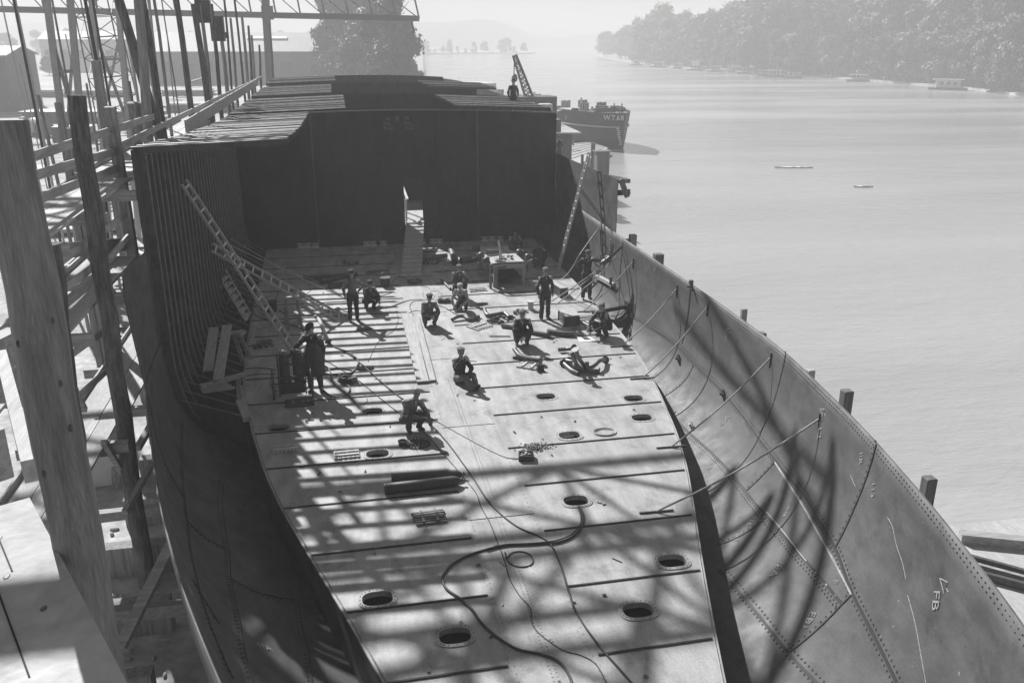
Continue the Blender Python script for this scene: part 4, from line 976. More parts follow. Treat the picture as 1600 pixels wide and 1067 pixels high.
# tie rods from deck to shell
for i,(a,b,lb) in enumerate((((911,486),(989,408),'farthest tie rod from deck to right shell'),((971,540),(1057,451),'tie rod between the paper man and the right shell'),((1004,590),(1105,479),'middle tie rod rising from the deck to the right shell'),((1049,697),(1204,558),'long tie rod rising to the right shell beyond the nearest one'),((1026,798),(1280,654),'nearest and longest tie rod rising to the right shell'))):
    A=G(a[0],a[1],.03); B=SH(b[0],b[1],1,.03); t=thing('tie_rod',lb,'tie rod',tuple(A),0,'tie rods bracing the right shell')
    mb=MB(); mb.tube([A.lerp(B,k/8)-V((0,0,.12*math.sin(math.pi*k/8))) for k in range(9)],.02,7); mb.build('rod',M_plank,t,True)
    mb=MB(); mb.bar(A+V((-.35,.02,-.01)),A+V((.35,0,-.01)),.03,.03); mb.build('deck_lug',M_iron,t)
    n=snorm(B,1); mb=MB(); mb.bar(B-V((0,0,.25)),B+V((0,0,.12)),.05,.04,n); mb.build('shell_hook',M_iron,t)
# hoist chain, ropes
B=SH(973,384,1,.05); A=GY(925,415,28.6) ; HA=V(D(916,467))
hw=V(GY(945,407,28.6))
t=thing('chain_hoist','chain hoist with a hand wheel slung from the right shell','hoist',tuple(B))
mb=MB(); mb.torus(GY(938,408,28.4),.20,.02,20,5,M=Matrix.Rotation(R(80),3,'X')); mb.build('hand_wheel',M_iron,t)
mb=MB(); c=GY(938,408,28.4)
for k in range(4): a=k*math.pi/4; mb.tube([c+V((.2*math.cos(a),0,.2*math.sin(a))),c-V((.2*math.cos(a),0,.2*math.sin(a)))],.012,5)
mb.build('spokes',M_iron,t)
mb=MB(); mb.bar(GY(940,412,28.5),GY(953,402,28.5),.14,.16); mb.build('gear_case',M_iron,t)
mb=MB(); n=26
P0=GY(953,402,28.5)
for i in range(n): p=P0.lerp(B,i/n); mb.torus(p,.035,.012,8,4,1.4,.8,Matrix.Rotation(i*1.57,3,'X')@Matrix.Rotation(.6,3,'Y'))
mb.build('chain',M_iron,t)
for k,(a,b,lb) in enumerate((((862,470,.4),(945,413,1.4),'upper rope from the box to the hoist'),((868,476,.35),(940,418,1.3),'lower rope from the box to the hoist'))):
    p=G(a[0],a[1],a[2]); q=GY(b[0],b[1],28.4); line3(p,q,.02,lb,M_rope,.03,group='ropes around the hoist')
line3(GX(982,288,9.5) if False else GY(905,398,28.3),G(868,437,.4),.018,'rope from the raised hand of the hoist man to the deck',M_rope,.25)
line3(GY(905,398,28.3),SH(935,356,1,.05) or GY(935,356,30),.018,'rope from the hoist man up to the shell',M_rope,0)
line3(GY(962,400,28.6),G(912,450,.9),.018,'rope from the hoist down past the man',M_rope,.1)
line3(GY(912,450,28.0),G(880,462,.15),.015,'slack rope hanging behind the hoist man',M_rope,.3)
c=GY(955,398,31.0); 
p=SH(953,395,1,.04)
t=thing('hanging_chain','dark short chain hanging on the right shell','chain',tuple(p)); mb=MB()
for i in range(9): mb.torus(p+V((-.02,0,.45-.1*i)),.045,.015,8,4,1,1.5,Matrix.Rotation(R(90),3,'Y'))
mb.build('links',M_dark,t)
# batten and props on the shell
p=SH(933,431,1,.09); q=SH(958,445,1,.09); t=thing('shell_batten','pale wooden batten fixed along the right shell seam','batten',tuple(p)); mb=MB(); mb.bar(p,q,.16,.12); mb.build('timber',M_plank,t); mb=MB(); mb.bar(q+V((-.1,0,.02)),q+V((-.1,0,.3)),.08,.08,(0,1,0)); mb.build('clamp',M_iron,t)
p=G(926,488,.15); q=SH(983,478,1,.05); t=thing('steel_prop','dark steel bar propped from the deck to the right shell','prop',tuple(p)); mb=MB(); mb.bar(p,q,.10,.12); mb.build('bar',M_dark,t); mb=MB(); mb.box(q+V((-.05,0,0)),(.12,.3,.3)); mb.build('end_plate',M_iron,t)
for k,(pp,lb) in enumerate(((((968,385),(974,400),(981,440),(985,476),(983,500),(975,515)),'cable hanging down the right shell from its joint'),(((938,358),(939,385),(944,420),(940,450),(925,472)),'thin cable hanging down the shell near the hoist'),(((966,450),(968,480),(960,500),(953,505)),'cable falling to the deck by the steel prop'))):
    Q=[SH(x,y,1,.03) for x,y in pp]; Q=[q for q in Q if q]
    mb=MB(); mb.tube(cr(Q,4),.014,6); single(mb,'hanging_cable',M_hose,lb,'cable','cables hanging on the right shell',True)
mb=MB(); p=SH(986,482,1,.02)
for i in range(9):
    a=p+V((-.05,random.uniform(-.2,.2),random.uniform(-.1,.1))); b=a+V((-.55-.3*random.random(),-.5*random.random()-.2,-.0)); P=cr([a,a.lerp(b,.5)+V((0,0,-.22)),V((b.x,b.y,max(b.z-.45,-.05)))],5); mb.tube([V((min(q.x,CX+hb(q.y,q.z)-.03),q.y,q.z)) for q in P],.016,5)
single(mb,'cable_bunch',M_hose,'bunch of dark cables fanning out at the foot of the right shell','cables')
rd=random.Random(21)
for i in range(70):
    y=rd.uniform(13,37) if i<55 else rd.uniform(9.5,14); w=bt(y)-.5; x=CX+rd.uniform(-w,w); mb=MB(); k=i%4; a=rd.uniform(0,3.14)
    if k==0: mb.tube([(x,y,.018),(x+.07*math.cos(a),y+.07*math.sin(a),.018)],.014,6)
    elif k==1: mb.box((x,y,.02),(rd.uniform(.04,.12),.04,.02),rz=a)
    elif k==2: mb.bar((x,y,.012),(x+.2*math.cos(a),y+.2*math.sin(a),.012),.015,.012)
    else: mb.torus((x,y,.012),.03,.009,10,4)
    single(mb,'deck_scrap',(M_iron,M_pale,M_pipe)[i%3],'tiny scrap of iron or wood lying loose on the tank top','scrap','tiny scraps strewn over the deck')
# small clamps on the right shell
for k,(px,py,lb) in enumerate(((1061,562,'iron clamp on the riveted shell seam, farthest one'),(1131,618,'iron wedge on the shell seam below the first clamp'),(1081,668,'pale wooden wedge lying on the lower shell plate'),(1080,447,'iron fitting on the gunwale of the right shell'))):
    p=SH(px,py,1,.05); n=snorm(p,1); mb=MB(); mb.bar(p-V((0,.12,.08)),p+V((0,.12,.1)),.08,.07,n); mb.bar(p,p+n*.14,.05,.05); single(mb,'shell_clamp',M_pale if k==2 else M_iron,lb,'clamp','clamps on the right shell')
# ropes from left wall
for a,b,lb in(((360,372,-3.8),(548,470),'long rope running from the left wall down to the deck, upper one'),((345,375,-3.9),(500,440),'rope running from the left wall into the shadow')):
    line3(GX(*a),G(b[0],b[1],.02),.013,lb,M_rope,.1,group='ropes from the left wall')
for k,(x0,y0,x1,y1) in enumerate(((345,392,430,500),(338,395,470,545),(352,400,455,530),(330,400,392,470),(360,300,405,360),(300,300,395,500))):
    if k<4: line3(GX(x0,y0,-3.85),G(x1,y1,.03),.012,['slack cable from the left wall to the deck, uppermost','slack cable ending beside the trolley','slack cable between two others near the long ladder','short slack cable into the left margin'][k],M_hoseL,.35,group='slack cables from the left wall',name='cable',cat='cable')
# ================================================================== NEAR PLATFORM
PZ=6.8
def Q3(pp,z): return [G(x,y,z) for x,y in pp]
t=thing('staging_platform','broad weathered timber platform in the near left corner beside the big log','platform',tuple(G(60,1000,PZ)))
e0=G(60,800,PZ);e1=G(203,1070,PZ); dd=(e1-e0).normalized(); nn=V((dd.y,-dd.x,0)); nn=nn if nn.x<0 else -nn
for i in range(5):
    a=e0+nn*(.36*i+.18)-dd*(.10 if i==0 else 3.2 if i>1 else .25); b=e1+nn*(.36*i+.18)+dd*.9
    if i>=2: a=a
    zz=V((0,0,(.0,-.012,.004,-.006,.0)[i])); mb=MB(); mb.bar(a+zz,b+zz,.338,.07); mb.build('deck_board',mat('platform_boards',.50,.85,.38,1.3,bump=.25,bscale=22,fine=.35,detail=12),t)
for i in range(4): mb=MB(); a=e0+nn*.36*(i+1)-dd*3; b=e1+nn*.36*(i+1)+dd*.9; mb.bar(a-V((0,0,.03)),b-V((0,0,.03)),.05,.02); mb.build('gap_shade',M_hole,t)  # black strips under the gaps stand in for shade between the boards
mb=MB(); 
for k in range(4): p=e0+dd*(.2+.55*k)-V((0,0,.14)); mb.bar(p+nn*.1,p+nn*2.6,.12,.18)
mb.build('joist',M_plankx,t)
a=G(0,500,6.6); 
mb=MB(); mb.bar(G(-20,560,6.1)+V((0,0,0)),G(28,535,6.1),.16,.3); mb.build('cross_timber',M_plankx,t)
mb=MB(); mb.bar(G(48,735,6.45),G(3,560,6.45),.08,.14); mb.build('edge_timber',M_plank,t)
mb=MB(); mb.bar(G(0,712,6.6),G(-30,690,6.6),.1,.3); mb.build('cross_timber',M_plankx,t)
for k,(o_,a_,b_) in enumerate(((.18,-.4,.5),(.36,-.6,.4),(.53,.1,.9),(.72,-2,1.6),(.60,-1.2,-.3),(.25,.5,1.2))):
    mb=MB(); mb.bar(e0+nn*o_+dd*a_+V((0,0,.0365)),e0+nn*(o_+.004)+dd*b_+V((0,0,.0365)),.006,.003); mb.build('board_joint',M_hole,t)
mb=MB()
for k in range(16): p=e0+nn*random.uniform(.05,.7)+dd*random.uniform(-.3,1.3); mb.ell(p+V((0,0,.036)),(.012,.02,.002),8,4)
mb.build('knot',M_iron,t)
t=thing('log_post','thick peeled log post standing upright in the left foreground','post',(-1.2,3.42,6.2))
mb=MB(); B_=G(107,880,PZ)+V((0.02,.06,-1.2)); T_=GY(1,188,3.5)
mb.tube([B_.lerp(T_,k/14)+V((.006*math.sin(k*1.3),.006*math.cos(k*1.7),0)) for k in range(15)],[.102-.008*(k/14)+random.uniform(-.003,.003) for k in range(15)],28); mb.build('trunk',mat('peeled_log',.25,.75,.12,2.2,bump=.5,stretch=(7,7,.6),fine=.5),t,True)
mb=MB(); 
for k in range(9):
    a=random.uniform(4.0,5.6); p=B_.lerp(T_,random.uniform(.15,.95)); mb.ell(p+V((math.cos(a)*.094,math.sin(a)*.094,0)),(.009,.008,.016),10,6)
mb.build('knot',mat('wood_knot',.12,.8,.06,20),t,True)
# ================================================================== LEFT SCAFFOLD
sf=thing('side_scaffold','tall timber scaffold with three plank walkways along the left side of the hull','scaffold',(-5,15,-2))
def sp(name,m,*bars):
    for (p,q,w,h) in bars: mb=MB(); mb.bar(p,q,w,h,(1,0,0) if abs((V(q)-V(p)).normalized().z)>.6 else (0,0,1)); mb.build(name,m,sf)
def logp(p,q,r,m=M_log,name='log_post',wob=.03):
    p,q=V(p),V(q); mb=MB(); mb.tube([p.lerp(q,k/10)+V((random.uniform(-wob,wob),random.uniform(-wob,wob),0)) for k in range(11)],[r*(1.08-.16*k/10)*random.uniform(.96,1.04) for k in range(11)],14); return mb.build(name,m,sf,True)
logp((-4.42,16.6,-2.3),(-4.42,16.98,7.85),.165)
sp('square_post',M_post,((-4.9,21.9,-2.2),(-4.9,21.42,7.35),.24,.22),((-4.75,14.0,-2.2),(-4.75,14.0,1.2),.16,.16))
logp(GY(152,940,7),GY(82,380,7.0),.062,wob=.012)
sp('square_post',M_post,(GY(152,905,7.4),GY(170,1180,7.4),.17,.17))
for k,(a,b,X,w) in enumerate((((91,160),(140,470),-6.2,.14),((108,200),(150,480),-6.5,.2),((150,95),(182,320),-6.4,.22),((158,290),(172,700),-6.0,.2),((205,160),(218,230),-5.6,.2),((232,640),(240,700),-5.6,.15))):
    p=GX(*a,X);q=GX(*b,X); 
    if k<4: q=V((q.x,q.y,-2.2))
    sp('square_post',M_post,(p,q,w,w))
logp(GX(220,160,-5.3),GX(248,330,-5.3),.13)
# walkways: three levels
def walk(z,y0,y1,x0=-5.75,x1=-4.65,n=3,zs=0):
    w=(x1-x0)/n
    for i in range(n):
        mb=MB(); x=x0+w*(i+.5); mb.bar((x,y0+random.uniform(-.2,.2),z),(x,y1+random.uniform(-.2,.2),z+zs),w*.96,.05); mb.build('walkway_plank',M_conc if i!=1 else M_plank,sf)
    mb=MB(); mb.bar((x0-.02,y0,z+.06),(x0-.02,y1,z+zs+.06),.04,.16); mb.build('toe_board',M_plank,sf)
    y=y0+.6
    while y<y1: mb=MB(); mb.box(((x0+x1)/2-.1,y,z-.16),(abs(x1-x0)+.9,.12,.22)); mb.build('ledger',M_plankx,sf); y+=2.6
walk(5.75,14.2,21.3); walk(5.8,22,36,n=2); walk(4.05,9.5,20.9); walk(1.5,8,17.4); walk(1.3,18,24,n=2)
sp('guard_rail',M_plank,(GX(40,248,-4.95),GX(240,182,-4.95),.04,.17),(GX(40,278,-4.95),GX(185,235,-4.95),.04,.17),(GX(40,318,-4.95),GX(185,262,-4.95),.04,.17),
   (GX(150,246,-5.0),GX(410,120,-5.0),.04,.17),(GX(290,198,-4.75),GX(402,128,-4.75),.05,.42),
   (GX(86,415,-4.7),GX(146,370,-4.7),.04,.14),(GX(88,460,-4.7),GX(152,412,-4.7),.04,.14),(GX(165,358,-4.7),GX(197,335,-4.7),.05,.14),(GX(170,405,-4.7),GX(200,370,-4.7),.05,.14),
   (GX(95,565,-4.8),GX(165,515,-4.8),.05,.12),(GX(100,640,-4.9),GX(165,580,-4.9),.05,.12))
# lower bracing and beams near the ground
sp('brace',M_plankx,(G(188,1010,-.8),GX(268,850,-3.3),.16,.18),(G(170,960,-.9),(G(345,942,-1.3)),.2,.25),(G(140,808,-1.),G(250,795,-1.2),.2,.22),(GX(112,600,-4.8),GX(132,640,-4.8),.1,.1),(GX(162,690,-4.6),GX(196,745,-4.6),.1,.1),(GX(240,720,-3.9),GX(195,800,-4.2),.1,.1),(GX(250,640,-4.2),GX(215,700,-4.4),.12,.12))
sp('ledger',M_plankx,(GX(70,395,-5.6),GX(205,380,-5.0),.14,.3),(GX(150,705,-4.8),GX(180,700,-4.6),.2,.2))
sp('shadow_ledger',M_plankx,((-6.2,8.0,10.9),(-2.3,8.0,10.9),.3,.16),((-3.05,7.2,11.2),(-2.45,5.4,11.2),.34,.16),((-5.6,7.9,7.5),(-5.6,8.0,11.3),.18,.18))  # unseen overhead beams, added to throw bands of shade on the platform
# row of tall staging posts along the hull
rowp=[(185,0,250,217,.17,M_log),(215,0,232,217,.16,M_post),(222,0,256,213,.13,M_log),(240,0,262,160,.06,M_post),(275,0,300,182,.13,M_log),(302,6,327,172,.16,M_log),(313,6,331,165,.1,M_post),(330,6,345,168,.11,M_log),(342,28,357,160,.12,M_post),(350,0,363,152,.07,M_log),(360,28,370,148,.09,M_post),(366,0,382,145,.08,M_log),(378,26,388,140,.11,M_post),(388,40,394,137,.1,M_log),(393,55,398,134,.1,M_post),(405,70,407,120,.1,M_log),(421,36,427,122,.12,M_log)]
ords='first second third fourth fifth sixth seventh eighth ninth tenth eleventh twelfth thirteenth fourteenth fifteenth sixteenth seventeenth'.split()
for i,(x0,y0,x1,y1,r,m) in enumerate(rowp):
    b=GX(x1,y1,-5.15); Y=b.y
    tp=GY(x0,y0,Y)
    if y0==0: tp=tp+(tp-b)*.35
    base=b+(b-tp).normalized()*0; base=V((b.x+(b.x-tp.x)/(b.z-tp.z)*(-2.2-b.z)*0.3,b.y,-2.2))
    mb=MB(); mb.tube([base,b,b.lerp(tp,.5)+V((.03,0,0)),tp],[r*.95,r*.86,r*.8,r*.7],10)
    single(mb,'staging_post',m,'tall staging post beside the hull, %s in the receding row from the front'%ords[i],'post','tall staging posts along the left side of the hull',True)
mb=MB(); mb.bar(GX(302,30,-5.15)+V((0,0,-.6)),GX(330,30,-5.15),.3,1.0)
t=thing('staging_brackets','dark square blocks clamped high between the staging posts','clamp',tuple(GX(318,15,-5.15)))
for px,py,w,h in ((318,18,.6,.9),(340,45,.6,1.1),(352,55,.3,.3)):
    p=GX(px,py,-5.1); mb=MB(); mb.box(p,(w,.5,h)); mb.build('block',M_iron,t)
rq=random.Random(5)
for i in range(26):
    Y=rq.uniform(26,75); px=lerp(45,300,i/25)+rq.uniform(-8,8); x=GY(px,200,Y).x
    if x>-5.6: x=-5.8-rq.random()
    top=rq.choice((5,7,9,11.5,13)); lean=rq.uniform(-.5,.3); r=rq.uniform(.035,.07)
    mb=MB(); mb.tube([(x,Y,-2.1),(x+lean*.5,Y,top*.5),(x+lean,Y,top)],[r,r*.9,r*.75],8)
    single(mb,'yard_pole',(M_plank,M_post,M_beam)[i%3],'thin upright pole standing in the yard behind the scaffold','pole','thin poles standing in the yard',True)
for i in range(14):
    Y=rq.uniform(24,70); x=-6.5-rq.random()*4; z=rq.uniform(.5,6.2); L=rq.uniform(3,7); mb=MB(); mb.bar((x,Y,z),(x+rq.uniform(-.3,.3),Y+L,z+rq.uniform(-.1,.1)),rq.uniform(.1,.3),.05)
    mb.build('outer_plank',M_plank if i%2 else M_conc,sf)
# pale staging frames farther left
for k,(cols,Y,lb) in enumerate((([(68,-40,112,330),(106,-40,128,300)],44,'pale leaning staging frame nearest the left edge'),([(140,-40,158,280),(180,-40,200,250)],52,'pale leaning staging frame right of the first one'))):
    t=thing('timber_staging',lb,'staging frame',tuple(GY(cols[0][2],cols[0][3],Y)),0,'pale timber stagings in the yard')
    ends=[]
    for x0,y0,x1,y1 in cols:
        p,q=GY(x0,y0,Y),GY(x1,y1,Y); q=V((q.x,q.y,-2)); ends.append((p,q)); mb=MB(); mb.bar(p,q,.26,.26,(0,1,0)); mb.build('upright',M_plank,t)
    for f in(.3,.5,.7): mb=MB(); mb.bar(ends[0][0].lerp(ends[0][1],f),ends[1][0].lerp(ends[1][1],f),.15,.15); mb.build('cross_bar',M_plankx,t)
    for f in(.2,.45): 
        mb=MB(); mb.bar(ends[0][0].lerp(ends[0][1],f),ends[1][0].lerp(ends[1][1],f+.35),.15,.12); mb.build('diagonal',M_post,t)
        mb=MB(); mb.bar(ends[1][0].lerp(ends[1][1],f),ends[0][0].lerp(ends[0][1],f+.35),.12,.12); mb.build('diagonal',M_plank,t)
# lattice
def lattice(t,P0,P1,w,n,m,r=.05,wt=None,updir=(0,1,0)):
    P0,P1=V(P0),V(P1); d=(P1-P0).normalized(); a=d.cross(V(updir)).normalized(); b=a.cross(d); w1=wt or w
    cs=[(1,1),(1,-1),(-1,-1),(-1,1)]
    for s,u in cs: mb=MB(); mb.bar(P0+(a*s+b*u)*w/2,P1+(a*s+b*u)*w1/2,r*2,r*2); mb.build('chord',m,t)
    mb=MB()
    for i in range(n):
        f0,f1=i/n,(i+1)/n; wa,wb=lerp(w,w1,f0)/2,lerp(w,w1,f1)/2; A=P0.lerp(P1,f0); B=P0.lerp(P1,f1)
        for k in range(4):
            c0,c1=cs[k],cs[(k+1)%4]
            if i%2: c0,c1=c1,c0
            mb.bar(A+(a*c0[0]+b*c0[1])*wa,B+(a*c1[0]+b*c1[1])*wb,r*1.3,r*1.3)
            mb.bar(A+(a*c0[0]+b*c0[1])*wa,A+(a*c1[0]+b*c1[1])*wa,r*1.2,r*1.2)
    mb.build('bracing',m,t)
t=thing('crane_mast','slender steel lattice crane mast standing in the yard behind the staging','crane',(-24,80,-2))
mX=GY(192,190,52).x
mX=GY(188,150,80).x; lattice(t,(mX,80,-2),(mX-2.,80,26),3.0,18,M_beam,.045,2.2)
t=thing('shadow_gantry','unseen steel lattice gantry added over the hull to cast the deck shadows','gantry',(-16,34,-2))  # out of view; added so its lattice shades the deck and shell
lattice(t,(-15,30,17.2),(-3.2,30,17.2),2.6,4,M_beam,.09,updir=(0,0,1))
lattice(t,(-15,35,17.2),(.6,35,17.2),2.6,4,M_beam,.10,updir=(0,0,1))
for y in(30,35): lattice(t,(-15.5,y,-2),(-15.5,y,16.5),1.6,9,M_beam,.10)
for a,b in (((.2,33,18.1),(1.6,45,18.1)),((-.6,33,18.1),(2.4,42.5,18.1))): mb=MB(); mb.bar(a,b,.15,.15); mb.build('shadow_beam',M_beam,t)  # unseen loose beams added for the shadow lines on the right shell
for x in(-9,-6.2): mb=MB(); mb.bar((x,29.2,18.1),(x+3,35.8,18.1),.18,.18); mb.build('shadow_girder',M_beam,t)
t=thing('far_gantry','long truss gantry crossing above the far yard on a single dark column','gantry',(-8,120,-2))
def tr(px,py): return GY(px,py,120)
A,B=tr(-60,13),tr(655,29); 
mb=MB(); mb.bar(A,B,.5,.7); mb.build('bottom_chord',M_iron,t)
A2,B2=A+V((0,0,4.2)),B+V((-.5,0,2.3)); mb=MB(); mb.bar(A2,B+V((-4,0,2.6)),.25,.3); mb.bar(B+V((-4,0,2.6)),B2,.2,.2); mb.build('top_chord',M_iron,t)
for i in range(19):
    p=A.lerp(B,i/18); q=A2.lerp(B2,i/18); pn=A.lerp(B,(i+1)/18); mb=MB(); mb.bar(p,q,.2,.2,(0,1,0)); mb.build('upright',M_iron,t)
    if i<18: mb=MB(); mb.bar(q,pn,.12,.12,(0,1,0)); mb.build('diagonal',M_iron,t)
p0,p1=tr(413,-30),tr(419,112); mb=MB(); mb.bar(V((p1.x,p1.y,-2)),p0,.95,.8,(0,1,0)); mb.build('column',M_iron,t)
mb=MB(); mb.bar(tr(643,32),tr(645,48),.3,.3,(0,1,0)); mb.ell(tr(645,50),(.3,.3,.35),8,6); mb.build('hook_block',M_iron,t)
mb=MB(); mb.box(tr(418,20),(1.4,1,1.6)); mb.build('column_head',M_iron,t)
# ================================================================== GROUND, WATER, FAR BANK
GZ=-2.0; WZ=-4.0
mb=MB(); land=[(-420,-40),(9.6,-40),(9.9,10),(10.1,30),(10.6,60),(14,120),(21,200),(30,300),(52,520),(76,760),(112,980),(150,1250),(-420,1250)]
mb.prism(land,WZ-1.5,GZ); single(mb,'ground',M_soil,'pale trodden yard soil left of the hull, scattered with timber','ground',kind='structure')
mb=MB(); mb.prism([(-600,-60),(900,-60),(900,1900),(-600,1900)],WZ-.4,WZ); single(mb,'river_water',M_water,'wide pale river with fine ripples','water',kind='structure')
# quay at the lower right
mb=MB(); mb.prism([(11.5,4),(30,4),(30,15.2),(11.2,15.6)],-3.9,-2.0); o=single(mb,'quay_deck',M_conc,'pale boarded landing at the lower right beyond the hull','quay',kind='structure')
t=thing('slipway_rails','dark rails running across the boarded landing at the lower right','rails',(14,13.5,-2))
for a,b in (((1505,868),(1640,905)),((1510,880),(1640,915)),((1515,892),(1640,925))):
    p,q=G(a[0],a[1],-1.9),G(b[0],b[1],-1.9); mb=MB(); mb.bar(p,q,.09,.16); mb.build('rail',M_iron if a[1]!=880 else M_plankx,t)
for k in range(7): p=G(1508+18*k,868+5*k,-1.97); q=G(1516+18*k,896+5*k,-1.97); mb=MB(); mb.bar(p,q,.16,.05); mb.build('sleeper',M_dark,t)
mb=MB(); mb.bar(G(1500,838,-1.9),G(1640,852,-1.9),.25,.25); single(mb,'edge_beam',M_plankx,'timber edge beam of the boarded landing','beam')
# piles outboard of the right gunwale
def pile(px,py,X,w,label,m=M_post):
    p=GX(px,py,X); mb=MB(); mb.box((p.x,p.y,(p.z+WZ-.5)/2),(w,w,p.z-WZ+.5)); 
    return single(mb,'pile',m,label,'pile','timber piles beyond the right gunwale',bevel=.015)
pile(1324,609,10.15,.21,'dark square pile standing beyond the middle of the right gunwale',M_wallb)
pile(1453,745,9.9,.20,'dark square pile nearest the camera beyond the right gunwale',M_wallb)
pile(1029,396,10.35,.30,'dark short pile beyond the right gunwale, second group from the hull step',M_wallb)
pile(989,366,10.3,.24,'pale pile near the step in the right gunwale',M_post); pile(982,373,10.35,.16,'slim pile against the pale pile near the gunwale step',M_post)
pile(1267,577,10.2,.16,'small pale pile top showing above the right gunwale',M_plank)
pile(1080,437,10.3,.12,'tiny pile top behind the iron fitting on the gunwale',M_wallb); pile(1163,482,10.15,.14,'thin pile top left of a flat block on the gunwale',M_post); pile(1190,519,10.2,.2,'low flat pile top on the gunwale, right of a thin one',M_wallb)
t=thing('outboard_bracket','wooden bracket frame fixed outside the hull at the step of the side plating','bracket',tuple(GX(966,290,10.1)))
for a,b,w in(((958,283),(972,283),.14),((970,280),(970,308),.16),((958,302),(971,300),.2)): mb=MB(); mb.bar(GX(*a,10.0),GX(*b,10.0)+V((.25,0,0)),w,w,(0,0,1) if a[1]==b[1] or a[0]==958 else (0,1,0)); mb.build('timber',M_wallb,t)
# raft, shed, post box on the river side
t=thing('mooring_raft','boarded landing raft lying between the hull and the moored barge','raft',tuple(G(920,238,-3.3)))
mb=MB(); Pq=[G(x,y,-3.2) for x,y in((868,262),(896,262),(950,231),(921,222),(866,226))]; mb.add([p-V((0,0,.9)) for p in Pq]+Pq,[(0,1,2,3,4),(5,6,7,8,9)]+[(i,(i+1)%5,5+(i+1)%5,5+i) for i in range(5)]); mb.build('deck',M_conc,t)
for k in range(6):
    a=Pq[4].lerp(Pq[0],.1+k*.15);b=Pq[3].lerp(Pq[2],.1+k*.15) if k<9 else b; mb=MB(); mb.bar(a+V((0,0,.03)),b+V((0,0,.03)),.35,.05); mb.build('deck_board',M_plankx,t)
mb=MB(); p=G(930,262,-3.9); q=G(950,252,-3.9); cc=GY(940,254,84); mb.box(cc,(1.25,1.2,2.2)); mb.box(cc+V((0,0,1.15)),(1.6,1.4,.1)); single(mb,'timber_dolphin',M_wallb,'dark boarded mooring block at the corner of the raft','mooring block')
for px,py,py2,w in ((927,223,250,.45),(910,241,256,.3)): p=GY(px,py,86);q=GY(px,py2,86); mb=MB(); mb.tube([q-V((0,0,2)),p],w/2,10); single(mb,'mooring_post',M_wallb,'short mooring post on the raft' if w<.4 else 'taller mooring post at the raft edge behind the ladder','post','mooring posts on the raft')
def GYz(px,py,Y): return GY(px,py,Y)
t=thing('quay_shed','small boarded shed with a pale sloping roof beside the hull','shed',tuple(GY(880,246,74)))
a=GY(862,246,74); b=GY(893,246,74); tp=GY(893,206,74).z; 
mb=MB(); mb.box(((a.x+b.x)/2,76,(tp-4)/2-.1),(b.x-a.x,4,tp+3.9)); mb.build('wall',M_wallb,t)
r0=GY(862,193,79); r1=GY(878,193,79); r2=GY(909,207,73); r3=GY(862,207,73)
mb=MB(); vs=[r0,r1,r2,r3]; mb.add([v for v in vs]+[v-V((0,0,.12)) for v in vs],[(0,1,2,3),(4,5,6,7),(0,1,5,4),(1,2,6,5),(2,3,7,6),(3,0,4,7)]); mb.build('roof',M_roof,t)
person('man in a cap standing half hidden behind the bulkhead edge by the shed',(GY(874,228,62).x,62,GY(874,228,62).z-1.0),STAND,rz=R(30),top=0,hatm=0,group=None)
person('man bending over on the landing raft beside the moored barge',tuple(G(889,233,-3.15)),BENT,rz=R(60),top=2,legs=0,hatm=2)
# ---------------------------------------------------------------- barge
bow=G(970,233,WZ); ax=V((-.235,.972,0)).normalized(); rtv=V((ax.y,-ax.x,0))
bt_=thing('moored_barge','dark river barge with white lettering on its bow, moored beyond the hull','barge',tuple(bow))
def bh(s): return 4.1*(1-math.exp(-s/2.6)) if s<52 else 4.1*max(.05,1-(s-52)/9)**.5
def bz(s): return (.35 if s<8 else .35-1.0*min(1,(s-8)/2.2)) 
mb=MB(); st=[0,.25,.5,.9,1.3,1.8,2.4,3,3.7,4.5,5.3,6.1,7,8,8.6,9.2,9.8,10.4,12,18,26,36,46,52,56,59,60.8]; vs=[];fs=[];n=9
for s in st:
    top=bz(s)
    for side in(-1,1):
        for k in range(n):
            f=k/(n-1); z=lerp(WZ-.6,top,f); w=bh(s)*(.55+.45*f**.5) ; rk=.9*f*math.exp(-s/2.)
            p=bow+ax*(s-rk)+rtv*side*w; vs.append((p.x,p.y,z))
m2=2*n
for i in range(len(st)-1):
    for side in(0,1):
        for k in range(n-1): a=i*m2+side*n+k; fs.append((a,a+m2,a+m2+1,a+1))
for k in range(n-1): fs.append((k,k+1,n+k+1,n+k))
mb.add(vs,fs); mb.build('hull',M_barge,bt_,True)
mb=MB(); pts=[];  
for s in [x for x in st]: w=bh(s)-.05; pts.append((s,w))
L_=[bow+ax*s-rtv*w for s,w in pts]; R_=[bow+ax*s+rtv*w for s,w in pts]
vs=[(p.x,p.y,(-.85 if s>9.5 else .05)) for p,(s,w) in zip(L_,pts)]+[(p.x,p.y,(-.85 if s>9.5 else .05)) for p,(s,w) in zip(R_,pts)]; k=len(pts)
mb.add(vs,[(i,i+1,k+i+1,k+i) for i in range(k-1)]); mb.build('deck',M_wallb,bt_)
mb=MB(); 
for side in(-1,1):
    q=[]
    for s in st[1:]: p=bow+ax*(s-.55*math.exp(-s/2.))+rtv*side*(bh(s)*.955+.05); q.append((p.x,p.y,-1.35))
    mb.tube(q,.09,6)
mb.build('rubbing_strake',M_conc,bt_)
q=[]
for s in (2.6,): pass
def bside(s,z,off=.06):
    f=(z-WZ+.6)/(bz(s)-WZ+.6); w=bh(s)*(.55+.45*f**.5); return bow+ax*(s-.9*f*math.exp(-s/2.))-rtv*(w+off)+V((0,0,z-WZ))
def projx(p): d=p-CAM; return 800+FPX*d.dot(rt)/d.dot(fw)
